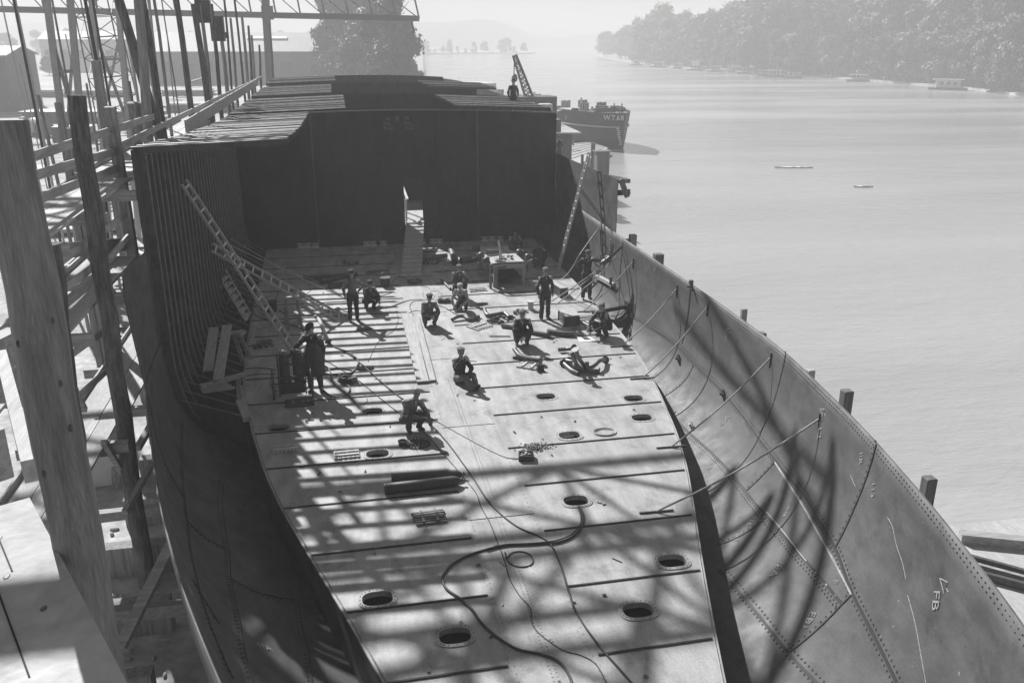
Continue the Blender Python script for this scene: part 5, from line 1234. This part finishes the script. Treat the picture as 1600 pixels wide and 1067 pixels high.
def sat(px,z): return min((i*.05 for i in range(2,400)),key=lambda s:abs(projx(bside(s,z))-px))
for ch,px in (('W.',950.5),('T.',960),('6',967),('8',973.5)):
    s=sat(px,-.25); p=bside(s,-.25,.12); pa=bside(s+.35,-.25,.12);pb=bside(max(.05,s-.35),-.25,.12); txt(ch,p,pb-pa,(0,0,1),.86,M_paint,bt_,'bow_lettering',.02)
for i in range(9): 
    s=sat(965+.7*i,-1.5-.24*i); p=bside(s,-1.5-.24*i,.05); mb=MB(); mb.box(p,(.3,.3,.12)); mb.build('draught_mark',M_paint,bt_)
# stem plate on the far bow side is lit; hatch boards, ventilators and deck gear
for i,s in enumerate((3.5,)): pass
mb=MB(); p=bow+ax*3.0; mb.box((p.x,p.y,.5),(4.2,.5,.5),rz=.2); mb.build('windlass',M_iron,bt_)
for i,s in enumerate((8.5,13.5,22.5,27.5,36,41)):
    for k,side in enumerate((-.6,2.0)):
        p=bow+ax*s+rtv*side; mb=MB(); [mb.box((p.x-.45+.32*q,p.y,.05),(.22,.3,1.9+.1*(q%2)),rz=.23) for q in range(4)]; mb.build('hatch_board',M_wallb if k else M_post,bt_)
for s in (11,25,39):
    p=bow+ax*s+rtv*.4; mb=MB(); mb.tube([(p.x,p.y,.3),(p.x,p.y,1.5)],.14,8); mb.tube([(p.x,p.y,.4),(p.x-.5,p.y,-.6)],.09,6); mb.tube([(p.x,p.y,.4),(p.x+.5,p.y,-.6)],.09,6); mb.build('vent_pipe',M_light,bt_)
    mb=MB(); mb.box((p.x,p.y,-.3),(5.2,3.2,.9),rz=.23); mb.build('hatch_coaming',M_conc,bt_)
mb=MB()
for k in range(14):
    p=bow+ax*(7.5+2.6*k)-rtv*3.7; mb.tube([(p.x,p.y,-.9),(p.x,p.y,.0)],.05,5)
rk=random.Random(8)
for k in range(46):
    p=bow+ax*rk.uniform(3,44)+rtv*rk.uniform(-3.3,3.3); m3=MB(); z=-.7 if (p-bow).length>9.5 else .1; m3.box((p.x,p.y,z+.2),(rk.uniform(.2,1.2),rk.uniform(.2,1.5),rk.uniform(.2,.9)),rz=rk.uniform(0,1.5)); m3.build('deck_gear',(M_iron,M_light,M_conc,M_wallb)[k%4],bt_)
q=[bow+ax*(7.5+2.6*k)-rtv*3.7 for k in range(14)]; mb.tube([(p.x,p.y,0) for p in q],.05,5); mb.build('hand_rail',M_light,bt_)
p=bow+ax*47; mb=MB(); mb.box((p.x,p.y,.6),(5,7,2.6),rz=.23); cb=mb.build('cabin',M_light,bt_); 
for k in(-2,0,2): q=p+ax*k-rtv*2.55; mb=MB(); mb.box((q.x,q.y,.9),(.1,.9,.8),rz=.23); mb.build('window',M_glass,cb)
for (px,py,Y,lb) in ((958,177,107,'dark figure leaning on the bow of the moored barge'),(970,177,106.5,'pale figure on the bow of the moored barge')):
    p=GY(px,py,Y); person(lb,(p.x,p.y,.03),HALF,rz=R(20),top=0 if px<960 else 3,legs=0,hatm=2)
# derrick crane behind the bulkhead on the quay side
t=thing('derrick_crane','slender lattice derrick boom rising beyond the bulkhead against the river','crane',tuple(GY(828,160,85)))
lattice(t,GY(829,158,85),GY(804,86,85),.75,12,M_beam,.05,.35)
mb=MB(); mb.tube([GY(804,86,85),GY(803,118,85),GY(804,138,85)],.05,6); mb.ell(GY(804,122,85),(.3,.3,.4),8,6); mb.build('hoist_line',M_iron,t)
mb=MB(); mb.tube([GY(804,86,85),GY(836,158,85)],.04,5); mb.build('stay',M_iron,t)
mb=MB(); mb.box(GY(829,175,85),(4.5,3,3)); mb.build('base',M_iron,t)
t=thing('deck_cabin','pale deck cabin with dark windows just beyond the right end of the bulkhead','cabin',tuple(GY(852,190,70)))
for x0,x1,y0 in((818,838,162),(846,863,163)):
    a=GY(x0,188,70);b=GY(x1,188,70);tz=GY(x0,y0,70).z; mb=MB(); mb.box(((a.x+b.x)/2,70.6,(a.z+tz)/2-.8),(b.x-a.x,1.2,tz-a.z+1.6)); w=mb.build('wall',M_light,t)
    mb=MB(); mb.box(((a.x+b.x)/2-.15,69.98,a.z+.35),((b.x-a.x)*.45,.06,.8)); mb.build('window',M_glass,w)
mb=MB(); mb.box(GY(836,196,71),(4,1.5,1.)); mb.build('base',M_wallb,t)
person('man with folded arms before the pale deck cabin',(GY(830,186,66).x,66,GY(830,186,66).z-.9),pose(STAND,Lw=(-.05,-.2,1.12),Rw=(.05,-.22,1.15),Le=(.27,-.08,1.12),Re=(-.27,-.08,1.12)),top=1,legs=0,hat='cap',hatm=1)
person('man seen from the chest up right of the pale deck cabin',(GY(857,172,64).x,64,GY(857,172,64).z-1.4),STAND,rz=R(-30),top=0,legs=0,hat='none')
# ---------------------------------------------------------------- yard
def house(name,label,X0,X1,Y0,Y1,z0,ze,zr,mw=M_wallb,mr=M_roof,wins=6,cat='building',over=.5,axis='x'):
    t=thing(name,label,cat,((X0+X1)/2,(Y0+Y1)/2,z0)); ym=(Y0+Y1)/2
    mb=MB(); mb.add([(X0,Y0,z0),(X1,Y0,z0),(X1,Y1,z0),(X0,Y1,z0),(X0,Y0,ze),(X1,Y0,ze),(X1,Y1,ze),(X0,Y1,ze),(X0,ym,zr-.1),(X1,ym,zr-.1)],[(0,1,5,4),(2,3,7,6),(1,2,6,9,5),(3,0,4,8,7)]); mb.build('wall',mw,t)
    mb=MB(); s=(zr-ze)/(ym-Y0)
    for y,sg in((Y0,-1),(Y1,1)):
        a=[(X0-over,y+sg*over,ze-over*s+.1),(X1+over,y+sg*over,ze-over*s+.1),(X1+over,ym,zr+.1),(X0-over,ym,zr+.1)]; mb.add(a+[(p[0],p[1],p[2]+.15) for p in a],[(0,1,2,3),(4,5,6,7),(0,1,5,4),(1,2,6,5),(3,0,4,7)])
    mb.build('roof',mr,t)
    for i in range(wins):
        x=lerp(X0,X1,(i+.5)/wins); w=min(2.2,(X1-X0)/wins*.5); mb=MB(); mb.box((x,Y0-.03,z0+(ze-z0)*.55),(w,.12,(ze-z0)*.28)); f=mb.build('window',M_iron,t)
        mb=MB(); mb.box((x,Y0-.11,z0+(ze-z0)*.55),(w*.86,.05,(ze-z0)*.22)); mb.build('pane',M_glass,f)
    mb=MB(); mb.box((lerp(X0,X1,.22),Y0-.05,z0+(ze-z0)*.33),(min(3.5,(X1-X0)*.2),.16,(ze-z0)*.62)); mb.build('door',M_iron,t)
    return t
hb1=house('long_shed','long boarded shipyard shed with a pale pitched roof and a chimney',GY(225,120,235).x,GY(541,120,235).x,235,262,GZ,GY(300,81,235).z,GY(300,52,248).z,wins=0)
mb=MB(); p=GY(519,50,240); mb.tube([p-V((0,0,3)),p],.45,10); mb.build('chimney',M_iron,hb1)
for px in(405,430): p=GY(px,58,244); mb=MB(); mb.box(p-V((0,0,.2)),(6,2,.4),M=Matrix.Rotation(.29,3,'X')); mb.build('skylight',M_paint,hb1)
for x in range(5): p=GY(262+62*x,105,234.9); mb=MB(); mb.box(p,(2.4,.2,2.6)); mb.build('window',M_glass,hb1)
house('workshop_hut','low dark hut with a pale sheet roof at the far left edge',GY(-160,100,150).x,GY(8,100,150).x,150,165,GZ,GY(20,88,150).z,GY(20,74,157).z,wins=3)
house('far_works','faint works building behind the long shed at the left',GY(60,60,330).x,GY(250,60,330).x,330,350,GZ,GY(100,62,330).z,GY(100,50,340).z,M_brick,wins=8)
# steel plates, stacks, drum
t=thing('boiler_drum','riveted boiler drum lying on its side in the yard','drum',tuple(G(64,212,GZ)))
c=G(64,212,GZ); a=V((c.x-.9,c.y+1.2,GZ+1.0)); b=V((c.x+1.0,c.y-1.6,GZ+1.0)); mb=MB(); mb.tube([a,b],[1.0,1.0],24); mb.build('shell',M_pipe,t,True)
mb=MB(); d=(b-a).normalized(); o_=d.orthogonal().normalized(); mb.torus(b,1.0,.05,24,5,M=Matrix((o_,d.cross(o_),d)).transposed()); mb.torus(a,1.0,.05,24,5,M=Matrix((o_,d.cross(o_),d)).transposed()); mb.build('rim',M_iron,t)
def stack(px0,px1,py,h,label,n=5,m=M_iron,dy=3.,mt=None):
    a,b=G(px0,py,GZ),G(px1,py,GZ); t=thing('beam_stack',label,'beam stack',tuple(a),0,'stacks of steel and timber in the yard')
    for i in range(n):
        z=GZ+h*(i+.5)/n; mb=MB(); s=random.uniform(-.4,.4); mb.bar((a.x+s,a.y+dy/2,z),(b.x+s,b.y+dy/2,z),dy,h/n*.8); mb.build('layer',m if i<n-1 or not mt else mt,t)
    return t
stack(40,245,192,1.5,'long low stack of dark beams behind the boiler drum',6,M_iron,5,M_beam)
stack(100,190,152,1.3,'stack of dark beams beside the road',5,M_iron,4,M_conc)
stack(255,330,150,1.2,'stack of dark plates seen between the staging posts',4,M_iron,5,M_conc)
stack(265,365,176,1.4,'nearer dark stack behind the tall staging posts',4,M_iron,5,M_conc)
stack(60,92,152,1.4,'low wagon-like load on the road at the left',3,M_iron,3,M_conc)
t=thing('dark_shed_stack','dark block of timber behind the boiler drum','timber stack',tuple(G(110,222,GZ)),0)
mb=MB(); c=G(112,222,GZ); mb.box((c.x,c.y+1.5,GZ+.8),(4,2.5,1.6)); mb.build('pile',M_iron,t)
k=0
for q,lb in (((((50,300),(120,305),(185,318),(60,330))),0),((((55,345),(140,350),(185,362),(70,372))),1),((((70,392),(150,400),(195,412),(85,420))),2),((((75,250),(160,262),(140,274),(60,262))),3)):
    P=[G(x,y,GZ+.25) for x,y in q]; c=sum(P,V())/4; mb=MB(); d=P[1]-P[0]
    mb.box((c.x,c.y,GZ+.3),(6.5,1.9,.22),rz=.12); single(mb,'plate_pack',M_roof,['pale steel plate pack behind the near scaffold, upper one','pale steel plate pack behind the near scaffold, middle one','pale steel plate pack behind the near scaffold, lowest one','pale steel plate pack below the guard rails at the left'][lb],'steel plates','packs of steel plates in the yard')
    mb=MB()
for i in range(70):
    px=random.uniform(90,290); py=random.uniform(150,300) if i<45 else random.uniform(300,560)
    if py>300: px=random.uniform(90,230)
    c=G(px,py,GZ); L=random.uniform(1,4); a=random.uniform(-.6,.6)+(0 if i%3 else 1.2); mb=MB(); mb.box((c.x,c.y,GZ+.08+random.random()*.3),(L,random.uniform(.15,.4),random.uniform(.06,.2)),M=Matrix.Rotation(a,3,'Z')@Matrix.Rotation(random.uniform(-.12,.12),3,'Y'))
    single(mb,'loose_timber',random.choice((M_plank,M_conc,M_iron,M_post)),'weathered loose timber lying among the litter of the yard','timber','loose timbers scattered in the yard')
for i in range(30):
    px=random.uniform(150,330); py=random.uniform(780,1060); c=G(px,py,GZ); 
    if c.x>-3.2: c.x=-3.4-random.random()*2
    mb=MB(); mb.ell((c.x,c.y,GZ+.02),(random.uniform(.03,.12),random.uniform(.03,.1),random.uniform(.02,.06)),6,4); single(mb,'stone',M_conc,'small stone or chip on the soil beneath the scaffold','stone','stones under the scaffold')
c=G(165,750,GZ); t=thing('white_crate','pale box standing on the ground below the walkways','box',tuple(c)); mb=MB(); mb.box((c.x,c.y,GZ+.45),(1.1,.7,.9),rz=.1); mb.build('body',M_light,t,bevel=.02); mb=MB(); mb.box((c.x,c.y-.0,GZ+.93),(1.2,.8,.06),rz=.1); mb.build('lid',M_conc,t)
for k in range(6):
    p=G(190,640+30*k,GZ); mb=MB(); mb.box((-4.4-.05*k,13+k*2.1,GZ+.35),(1.6,.3,.7)); single(mb,'keel_block',M_post,'squared timber block on the ground under the left bilge','timber block','timber blocks under the hull')
for k in range(8): mb=MB(); mb.box((CX,6+k*4.2,GZ+.37),(3.2,.4,.72)); single(mb,'keel_block',M_post,'squared timber block carrying the keel of the hull','timber block','timber blocks under the hull')
p=G(40,120,GZ); mb=MB(); pts=[G(x,y,GZ+.02) for x,y in((-20,190),(80,148),(95,120),(120,112),(60,112),(5,150),(-20,165))]; mb.add([tuple(q) for q in pts],[tuple(range(len(pts)))]); single(mb,'yard_road',M_sand,'pale dusty road through the yard at the far left','road',kind='structure')
# white litter in the middle of the far yard, seen over the bulkheads
for (x0,x1,y,h,lb) in ((495,515,150,3.0,'dark opening frame in the far yard between the deck beams'),(518,537,150,3.0,'second dark opening frame in the far yard')): pass
c=G(660,150,GZ)
# ---------------------------------------------------------------- trees
def crown_mesh(name,lobes,leaf,n,seed):
    rnd=random.Random(seed); vs=[];fs=[]
    tot=sum(l[3]*l[4] for l in lobes)
    for (x,y,z,rx,rz) in lobes:
        k=int(n*rx*rz/tot)
        for i in range(k):
            u=V((rnd.gauss(0,1),rnd.gauss(0,1),rnd.gauss(0,1))).normalized(); r=rnd.random()**.28*(1+.12*rnd.gauss(0,1))
            bumpy=1+.2*math.sin(u.x*5+seed)*math.sin(u.z*6+x)+.1*math.sin(u.y*9)
            c=V((x+u.x*rx*r*bumpy,y+u.y*rx*r*bumpy,z+u.z*rz*r*bumpy)); s=leaf*rnd.uniform(.5,1.3)
            a=V((rnd.gauss(0,1),rnd.gauss(0,1),rnd.gauss(0,1))).normalized(); b=a.orthogonal().normalized(); d=a.cross(b); q=len(vs)
            nn_=(u*1.1+a*.7).normalized(); b=nn_.orthogonal().normalized(); b=(b*math.cos(i)+nn_.cross(b)*math.sin(i)); d=nn_.cross(b); vs+=[c+b*s,c+d*s*.6,c-b*s*.8,c-d*s*.7+a*s*.3]; fs.append((q,q+1,q+2,q+3))
    me=bpy.data.meshes.new(name); me.from_pydata([tuple(v) for v in vs],[],fs); return me
def trunk_mb(h,r,nb,seed,spread=.3):
    rnd=random.Random(seed); mb=MB(); mb.tube([(0,0,0),(.1,0,h*.3),(.0,.1,h*.6),(0,0,h*.9)],[r,r*.8,r*.55,r*.15],8)
    for i in range(nb):
        z=h*rnd.uniform(.3,.75); a=rnd.uniform(0,6.28); L=h*spread*rnd.uniform(.6,1.1); e=V((math.cos(a)*L,math.sin(a)*L,z+L*.9)); mb.tube([(0,0,z),V((0,0,z)).lerp(e,.5)+V((0,0,-.3)),e],[r*.35,r*.25,r*.06],5)
    return mb
TR=[]
def proto(lobes,leaf,n,seed,h,m,poplar=False):
    root=bpy.data.objects.new('broadleaf_tree' if not poplar else 'poplar_tree',None); COL.objects.link(root); ORG[root.name]=V((0,0,0))
    cm=crown_mesh('crown',lobes,leaf,n,seed); cm.materials.append(m); c=bpy.data.objects.new('crown',cm); COL.objects.link(c); c.parent=root
    trunk_mb(h*.8,h*.02,7,seed).build('trunk',M_bark,root,True)
    TR.append((root,h)); return root
def lobeset(h,w,n,seed,z0=.12):
    r=random.Random(seed); L=[]
    for i in range(n):
        f=r.random(); z=h*(z0+.1+(.85-z0-.1)*f); ww=w*(1-.4*f)*.62
        a=r.uniform(0,6.28); L.append((math.cos(a)*ww,math.sin(a)*ww,z,w*r.uniform(.26,.42),h*r.uniform(.09,.16)))
    L.append((0,0,h*.83,w*.42,h*.15)); return L
specs=[(26,8.5,12,1,0),(28,7.5,12,2,1),(24,9.5,13,3,1),(20,8,11,4,2),(27,7,12,5,2)]
for (h,w,n,s,mi) in specs: proto(lobeset(h,w*1.15,n,s,.02),.6,8500,s,h,M_leafs[mi])
used=[False]*5
def plant(i,x,y,z,hh,label,group,rz=None):
    root,h=TR[i]; s=hh/h; rz=random.uniform(0,6.28) if rz is None else rz
    if not used[i]: used[i]=True; root.location=(x,y,z); root.rotation_euler=(0,0,rz); root.scale=(s,)*3; r=root; r['label']=label
    else: r=dup(root,(x,y,z),rz,label,s)
    tag(r,None,'tree',group); return r
# far bank: sand shore and trees along it
shore=[(1700,166),(1600,150),(1500,138),(1400,130),(1300,122),(1200,118),(1120,111),(1060,106),(1000,100),(960,93),(930,88)]
SH_=[G(x,y,WZ) for x,y in shore]
SH_=[V((SH_[0].x-8,SH_[0].y-90,0))]+SH_
far=[V((p.x+260,p.y+60,0)) for p in SH_]
mb=MB(); poly=[(p.x,p.y) for p in SH_]+[(q.x,q.y) for q in far[::-1]]; mb.prism(poly,WZ-1,WZ+.5); single(mb,'far_bank',M_sand,'pale sandy shore of the wooded island across the river','river bank',kind='structure')
def along(f):
    k=f*(len(SH_)-1); i=min(int(k),len(SH_)-2); return SH_[i].lerp(SH_[i+1],k-i)
# heights follow the skyline of the photograph
sky=[(925,50),(960,42),(985,45),(1000,28),(1040,14),(1075,28),(1095,12),(1130,12),(1170,0),(1230,-4),(1290,8),(1310,2),(1320,18),(1335,-6),(1400,-12),(1500,-30),(1620,-40)]
N=46; cnt=0
for row,(off,dens,sc0) in enumerate(((3,40,.60),(14,34,.92),(30,30,1.06))):
    for i in range(dens):
        px=lerp(930,1660,((i+random.uniform(-.3,.3)+.5)/dens)**.92)
        # shoreline pixel at px
        ysh=None
        for (xa,ya),(xb,yb) in zip(shore,shore[1:]):
            if xb<=px<=xa: ysh=ya+(yb-ya)*(xa-px)/(xa-xb)
        if ysh is None: ysh=166 if px>1600 else 88
        b=G(px,ysh,WZ); d=V((b.x,b.y,0)).normalized(); b=b+d*off*(1+.002*b.y)+V((random.uniform(-2,2),random.uniform(-2,2),0))
        dist=math.hypot(b.x,b.y); top=tab(sky,px); H0=(60-top)/1356*dist*1.02+8.8-WZ-.5+.0
        hh=max(5,H0*sc0*random.uniform(.86,1.06))
        if row==0: hh*=random.uniform(.7,1.05)
        cnt+=1
        kd=('dark','bushy','broad','pale willow-like','pale slender')
        ti=random.choice((3,4,2,3)) if row==0 else random.choice((0,1,2,4))
        plant(ti,b.x,b.y,WZ+.4,hh,('pale low willowy tree on the waterline of the island' if row==0 else 'tall leafy tree in the middle rank of the island wood' if row==1 else 'tall tree in the rear rank of the island wood on the skyline'),('waterline trees of the island','middle rank of trees on the island','rear rank of trees on the island')[row])
# big tree and companions on the left bank
t=bpy.data.objects.new('poplar_tree',None); COL.objects.link(t); ORG[t.name]=V((0,0,0)); tag(t,'huge leafy poplar standing behind the far end of the hull against the river','tree')
bp=G(612,146,GZ); t.location=bp; 
L=[]; rr=random.Random(11)
for i in range(34):
    f=rr.random(); z=2.5+25*f; w=(6.2-2.8*abs(f-.35)*1.6); a=rr.uniform(0,6.28); q=rr.random()**.5*w*.75; L.append((math.cos(a)*q,math.sin(a)*q,z,rr.uniform(1.3,2.5),rr.uniform(1.4,2.8)))
cm=crown_mesh('crown',L,.42,24000,5); cm.materials.append(M_leafs[0]); c=bpy.data.objects.new('crown',cm); COL.objects.link(c); c.parent=t; trunk_mb(26,.5,12,9,.2).build('trunk',M_bark,t,True)
lt=[(560,138,12,2,'broad paler tree left of the huge poplar'),(583,135,25,1,'tall bushy tree filling in behind the huge poplar on its left'),(545,132,21,0,'tall faint tree behind the end of the long shed'),(530,130,24,1,'faint tall tree rising above the shed roof'),(575,140,7,3,'low bush in front of the broad pale tree'),(650,148,5,3,'low bush right of the huge poplar trunk'),(592,150,6,2,'rounded bush at the foot of the huge poplar'),(625,135,16,1,'tree close behind the huge poplar'),(548,150,4,3,'small bush near the corner of the shed'),(640,152,3.5,2,'small bush at the far yard edge')]
for px,py,h,i,lb in lt: p=G(px,py,GZ); plant(i,p.x,p.y,GZ,h,lb,'trees on the left bank')
for k,(px,py,h,i) in enumerate(((15,92,14,2),(60,86,16,1),(110,84,18,0),(160,80,17,2),(205,84,15,4),(250,80,18,1),(40,110,7,3),(78,118,6,2),(300,78,18,0),(360,76,17,4),(440,78,19,1),(490,78,20,2))):
    p=G(px,py,GZ); plant(i,p.x,p.y,GZ,h,'hazy tree far behind the yard, %s from the left'%ords[k],'hazy trees behind the yard')
# far promontory
mb=MB(); a=[G(x,y,WZ) for x,y in((640,86),(700,84.5),(760,84),(830,84.5),(836,83.5),(760,81),(640,81))]; mb.prism([(p.x,p.y) for p in a],WZ-1,WZ+1.2); single(mb,'promontory',M_sand,'low hazy spit of land where the river bends','land',kind='structure')
for k in range(14):
    px=655+k*12.5+random.uniform(-3,3); p=G(px,82.8,WZ+1); d=p.length; hh=(7+5*math.sin(k*1.9)+random.uniform(0,4)+(4 if k>9 else 0))/1356*d*1.3
    plant((k*2+1)%5,p.x,p.y,WZ+1,hh,'faint distant tree on the low spit, %s from the left'%ords[k],'distant trees on the spit')
mb=MB(); pts=[]; n=40
for i in range(n+1):
    x=lerp(-700,900,i/n); pts.append((x,1500+80*math.sin(i*.5),WZ+30+14*math.sin(i*.33+1)+7*math.sin(i*1.1)))
vs=[(x,y,WZ-1) for x,y,z in pts]+[(x,y+60,z) for x,y,z in pts]+[(x,y+260,WZ) for x,y,z in pts]
mb.add(vs,[(i,i+1,n+2+i,n+1+i) for i in range(n)]+[(n+1+i,n+2+i,2*n+3+i,2*n+2+i) for i in range(n)]); single(mb,'far_hills',M_leafs[1],'faint hills on the horizon behind the river','hills',kind='structure',smooth=True)
# house boats along the far bank
hbp=[(995,101,5),(1028,104,6),(1058,106,3.5),(1086,109,6),(1118,111,5.5),(1150,112,5),(1163,114,5),(1195,117,5),(1210,119,6),(1240,121,5),(1340,126,6),(1480,139,8)]
pos=['farthest','second farthest','small low','two-storey white','low pale','white boxy','darker boxy','long low','open-sided','flat pale','lone','nearest and largest, white and alone']
for i,(px,py,L) in enumerate(hbp):
    p=G(px,py+1.2,WZ); t=at0('house_boat','%s house boat moored under the trees of the far bank'%pos[i],'house boat',tuple(p),-.5+random.uniform(-.1,.1),'house boats along the far bank')
    mb=MB(); mb.box((0,0,.25),(L*1.2,3.2,.7)); mb.build('hull',M_iron,t); h=(1.4,1.8,1.3,3.2,1.5,2.0,1.7,1.2,1.6,1.1,1.4,2.0)[i]
    mb=MB(); mb.box((0,.2,.6+h/2),(L*(.5+.25*(i%3)/2),2.6,h)); w=mb.build('cabin',M_conc if i not in(3,5,11) else M_light,t); mb=MB(); mb.box((0,.2,.7+h),(L*.95,3.2,.15)); mb.build('roof',M_conc,t)
    for k in(-.25,.0,.25): mb=MB(); mb.box((k*L*.8,-1.13,1.7),(.7,.1,.8)); mb.build('window',M_glass,w)
# rowing skiffs far out on the water
for (px,py,L,lb,rz) in ((1240,262,4.0,'slender white rowing skiff out on the river',-.25),(1349,292,1.9,'small pale float drifting on the river near the right',-.1)):
    p=G(px,py,WZ); t=at0('rowing_boat',lb,'boat',tuple(p),rz); n=9; vs=[];fs=[]
    for i in range(n):
        f=i/(n-1)*2-1; w=.2*(1-f*f)+.01
        vs+=[(f*L/2,-w,.09+.05*f*f),(f*L/2,-w*.5,0),(f*L/2,w*.5,0),(f*L/2,w,.09+.05*f*f)]
    for i in range(n-1):
        for k in range(3): fs.append((i*4+k,(i+1)*4+k,(i+1)*4+k+1,i*4+k+1))
    mb=MB(); mb.add(vs,fs); mb.build('hull',M_paper,t)
    mb=MB(); mb.add([(v[0],v[1],.10) for v in vs],[(i*4,i*4+4,i*4+7,i*4+3) for i in range(n-1)]); mb.build('canvas_deck',M_paper,t)
    mb=MB(); mb.box((0,0,.12),(.3,.3,.03)); mb.box((L*.2,0,.12),(.3,.25,.03)); mb.build('thwart',M_plank,t)
    if L>4:
        for s in(-1,1): mb=MB(); mb.bar((.2,s*.2,.22),(-.2,s*1.4,.05),.05,.03); mb.build('oar',M_paint,t)
# ================================================================== HAZE, LIGHT, CAMERA
mb=MB(); mb.box((100,900,(WZ-6.5+42)/2-0),(1700,2100,42-(WZ-6.5))); hz=mb.build('haze',M_water); hz['kind']='stuff'; hz['label']='thin summer haze over the river and yard'
hm=bpy.data.materials.new('haze_air'); hm.use_nodes=True; nt=hm.node_tree; nt.nodes.clear(); o_=nt.nodes.new('ShaderNodeOutputMaterial'); v_=nt.nodes.new('ShaderNodeVolumePrincipled')
v_.inputs['Color'].default_value=(HCOL,HCOL,HCOL,1); v_.inputs['Density'].default_value=HAZE; v_.inputs['Anisotropy'].default_value=0.
nt.links.new(v_.outputs[0],o_.inputs['Volume']); hz.data.materials.clear(); hz.data.materials.append(hm)
w=bpy.data.worlds.new('World'); sc.world=w; w.use_nodes=True; nt=w.node_tree; bg=nt.nodes['Background']
sk=nt.nodes.new('ShaderNodeTexSky'); sk.sky_type='NISHITA'; sk.sun_disc=False
L_=V((.48,-1.25,-1.)).normalized(); S_=-L_; el=math.asin(S_.z); az=math.atan2(S_.x,S_.y)
sk.sun_elevation=el; sk.sun_rotation=az; sk.dust_density=.6; sk.air_density=1.
bw=nt.nodes.new('ShaderNodeRGBToBW'); nt.links.new(sk.outputs[0],bw.inputs[0]); nt.links.new(bw.outputs[0],bg.inputs['Color']); bg.inputs['Strength'].default_value=SKYS
sl=bpy.data.lights.new('sun','SUN'); sl.energy=SUNS; sl.angle=R(.53); sl.color=(1,1,1); so=bpy.data.objects.new('sun',sl); COL.objects.link(so); so.rotation_euler=L_.to_track_quat('-Z','Y').to_euler(); so.location=(0,0,60)
cam=bpy.data.cameras.new('camera'); cam.sensor_width=36; cam.lens=FPX/1600*36; cam.clip_start=.05; cam.clip_end=6000
co=bpy.data.objects.new('camera',cam); COL.objects.link(co); co.matrix_world=Matrix.Translation(CAM)@Matrix((rt,up,-fw)).transposed().to_4x4(); sc.camera=co
sc.view_settings.view_transform='Standard'; sc.view_settings.look='None'; sc.view_settings.gamma=1; sc.view_settings.exposure=EXPO
sc.cycles.max_bounces=6; sc.cycles.volume_bounces=1; sc.cycles.transparent_max_bounces=4; sc.cycles.use_denoising=True
sc.cycles.volume_step_rate=10; sc.cycles.volume_max_steps=64
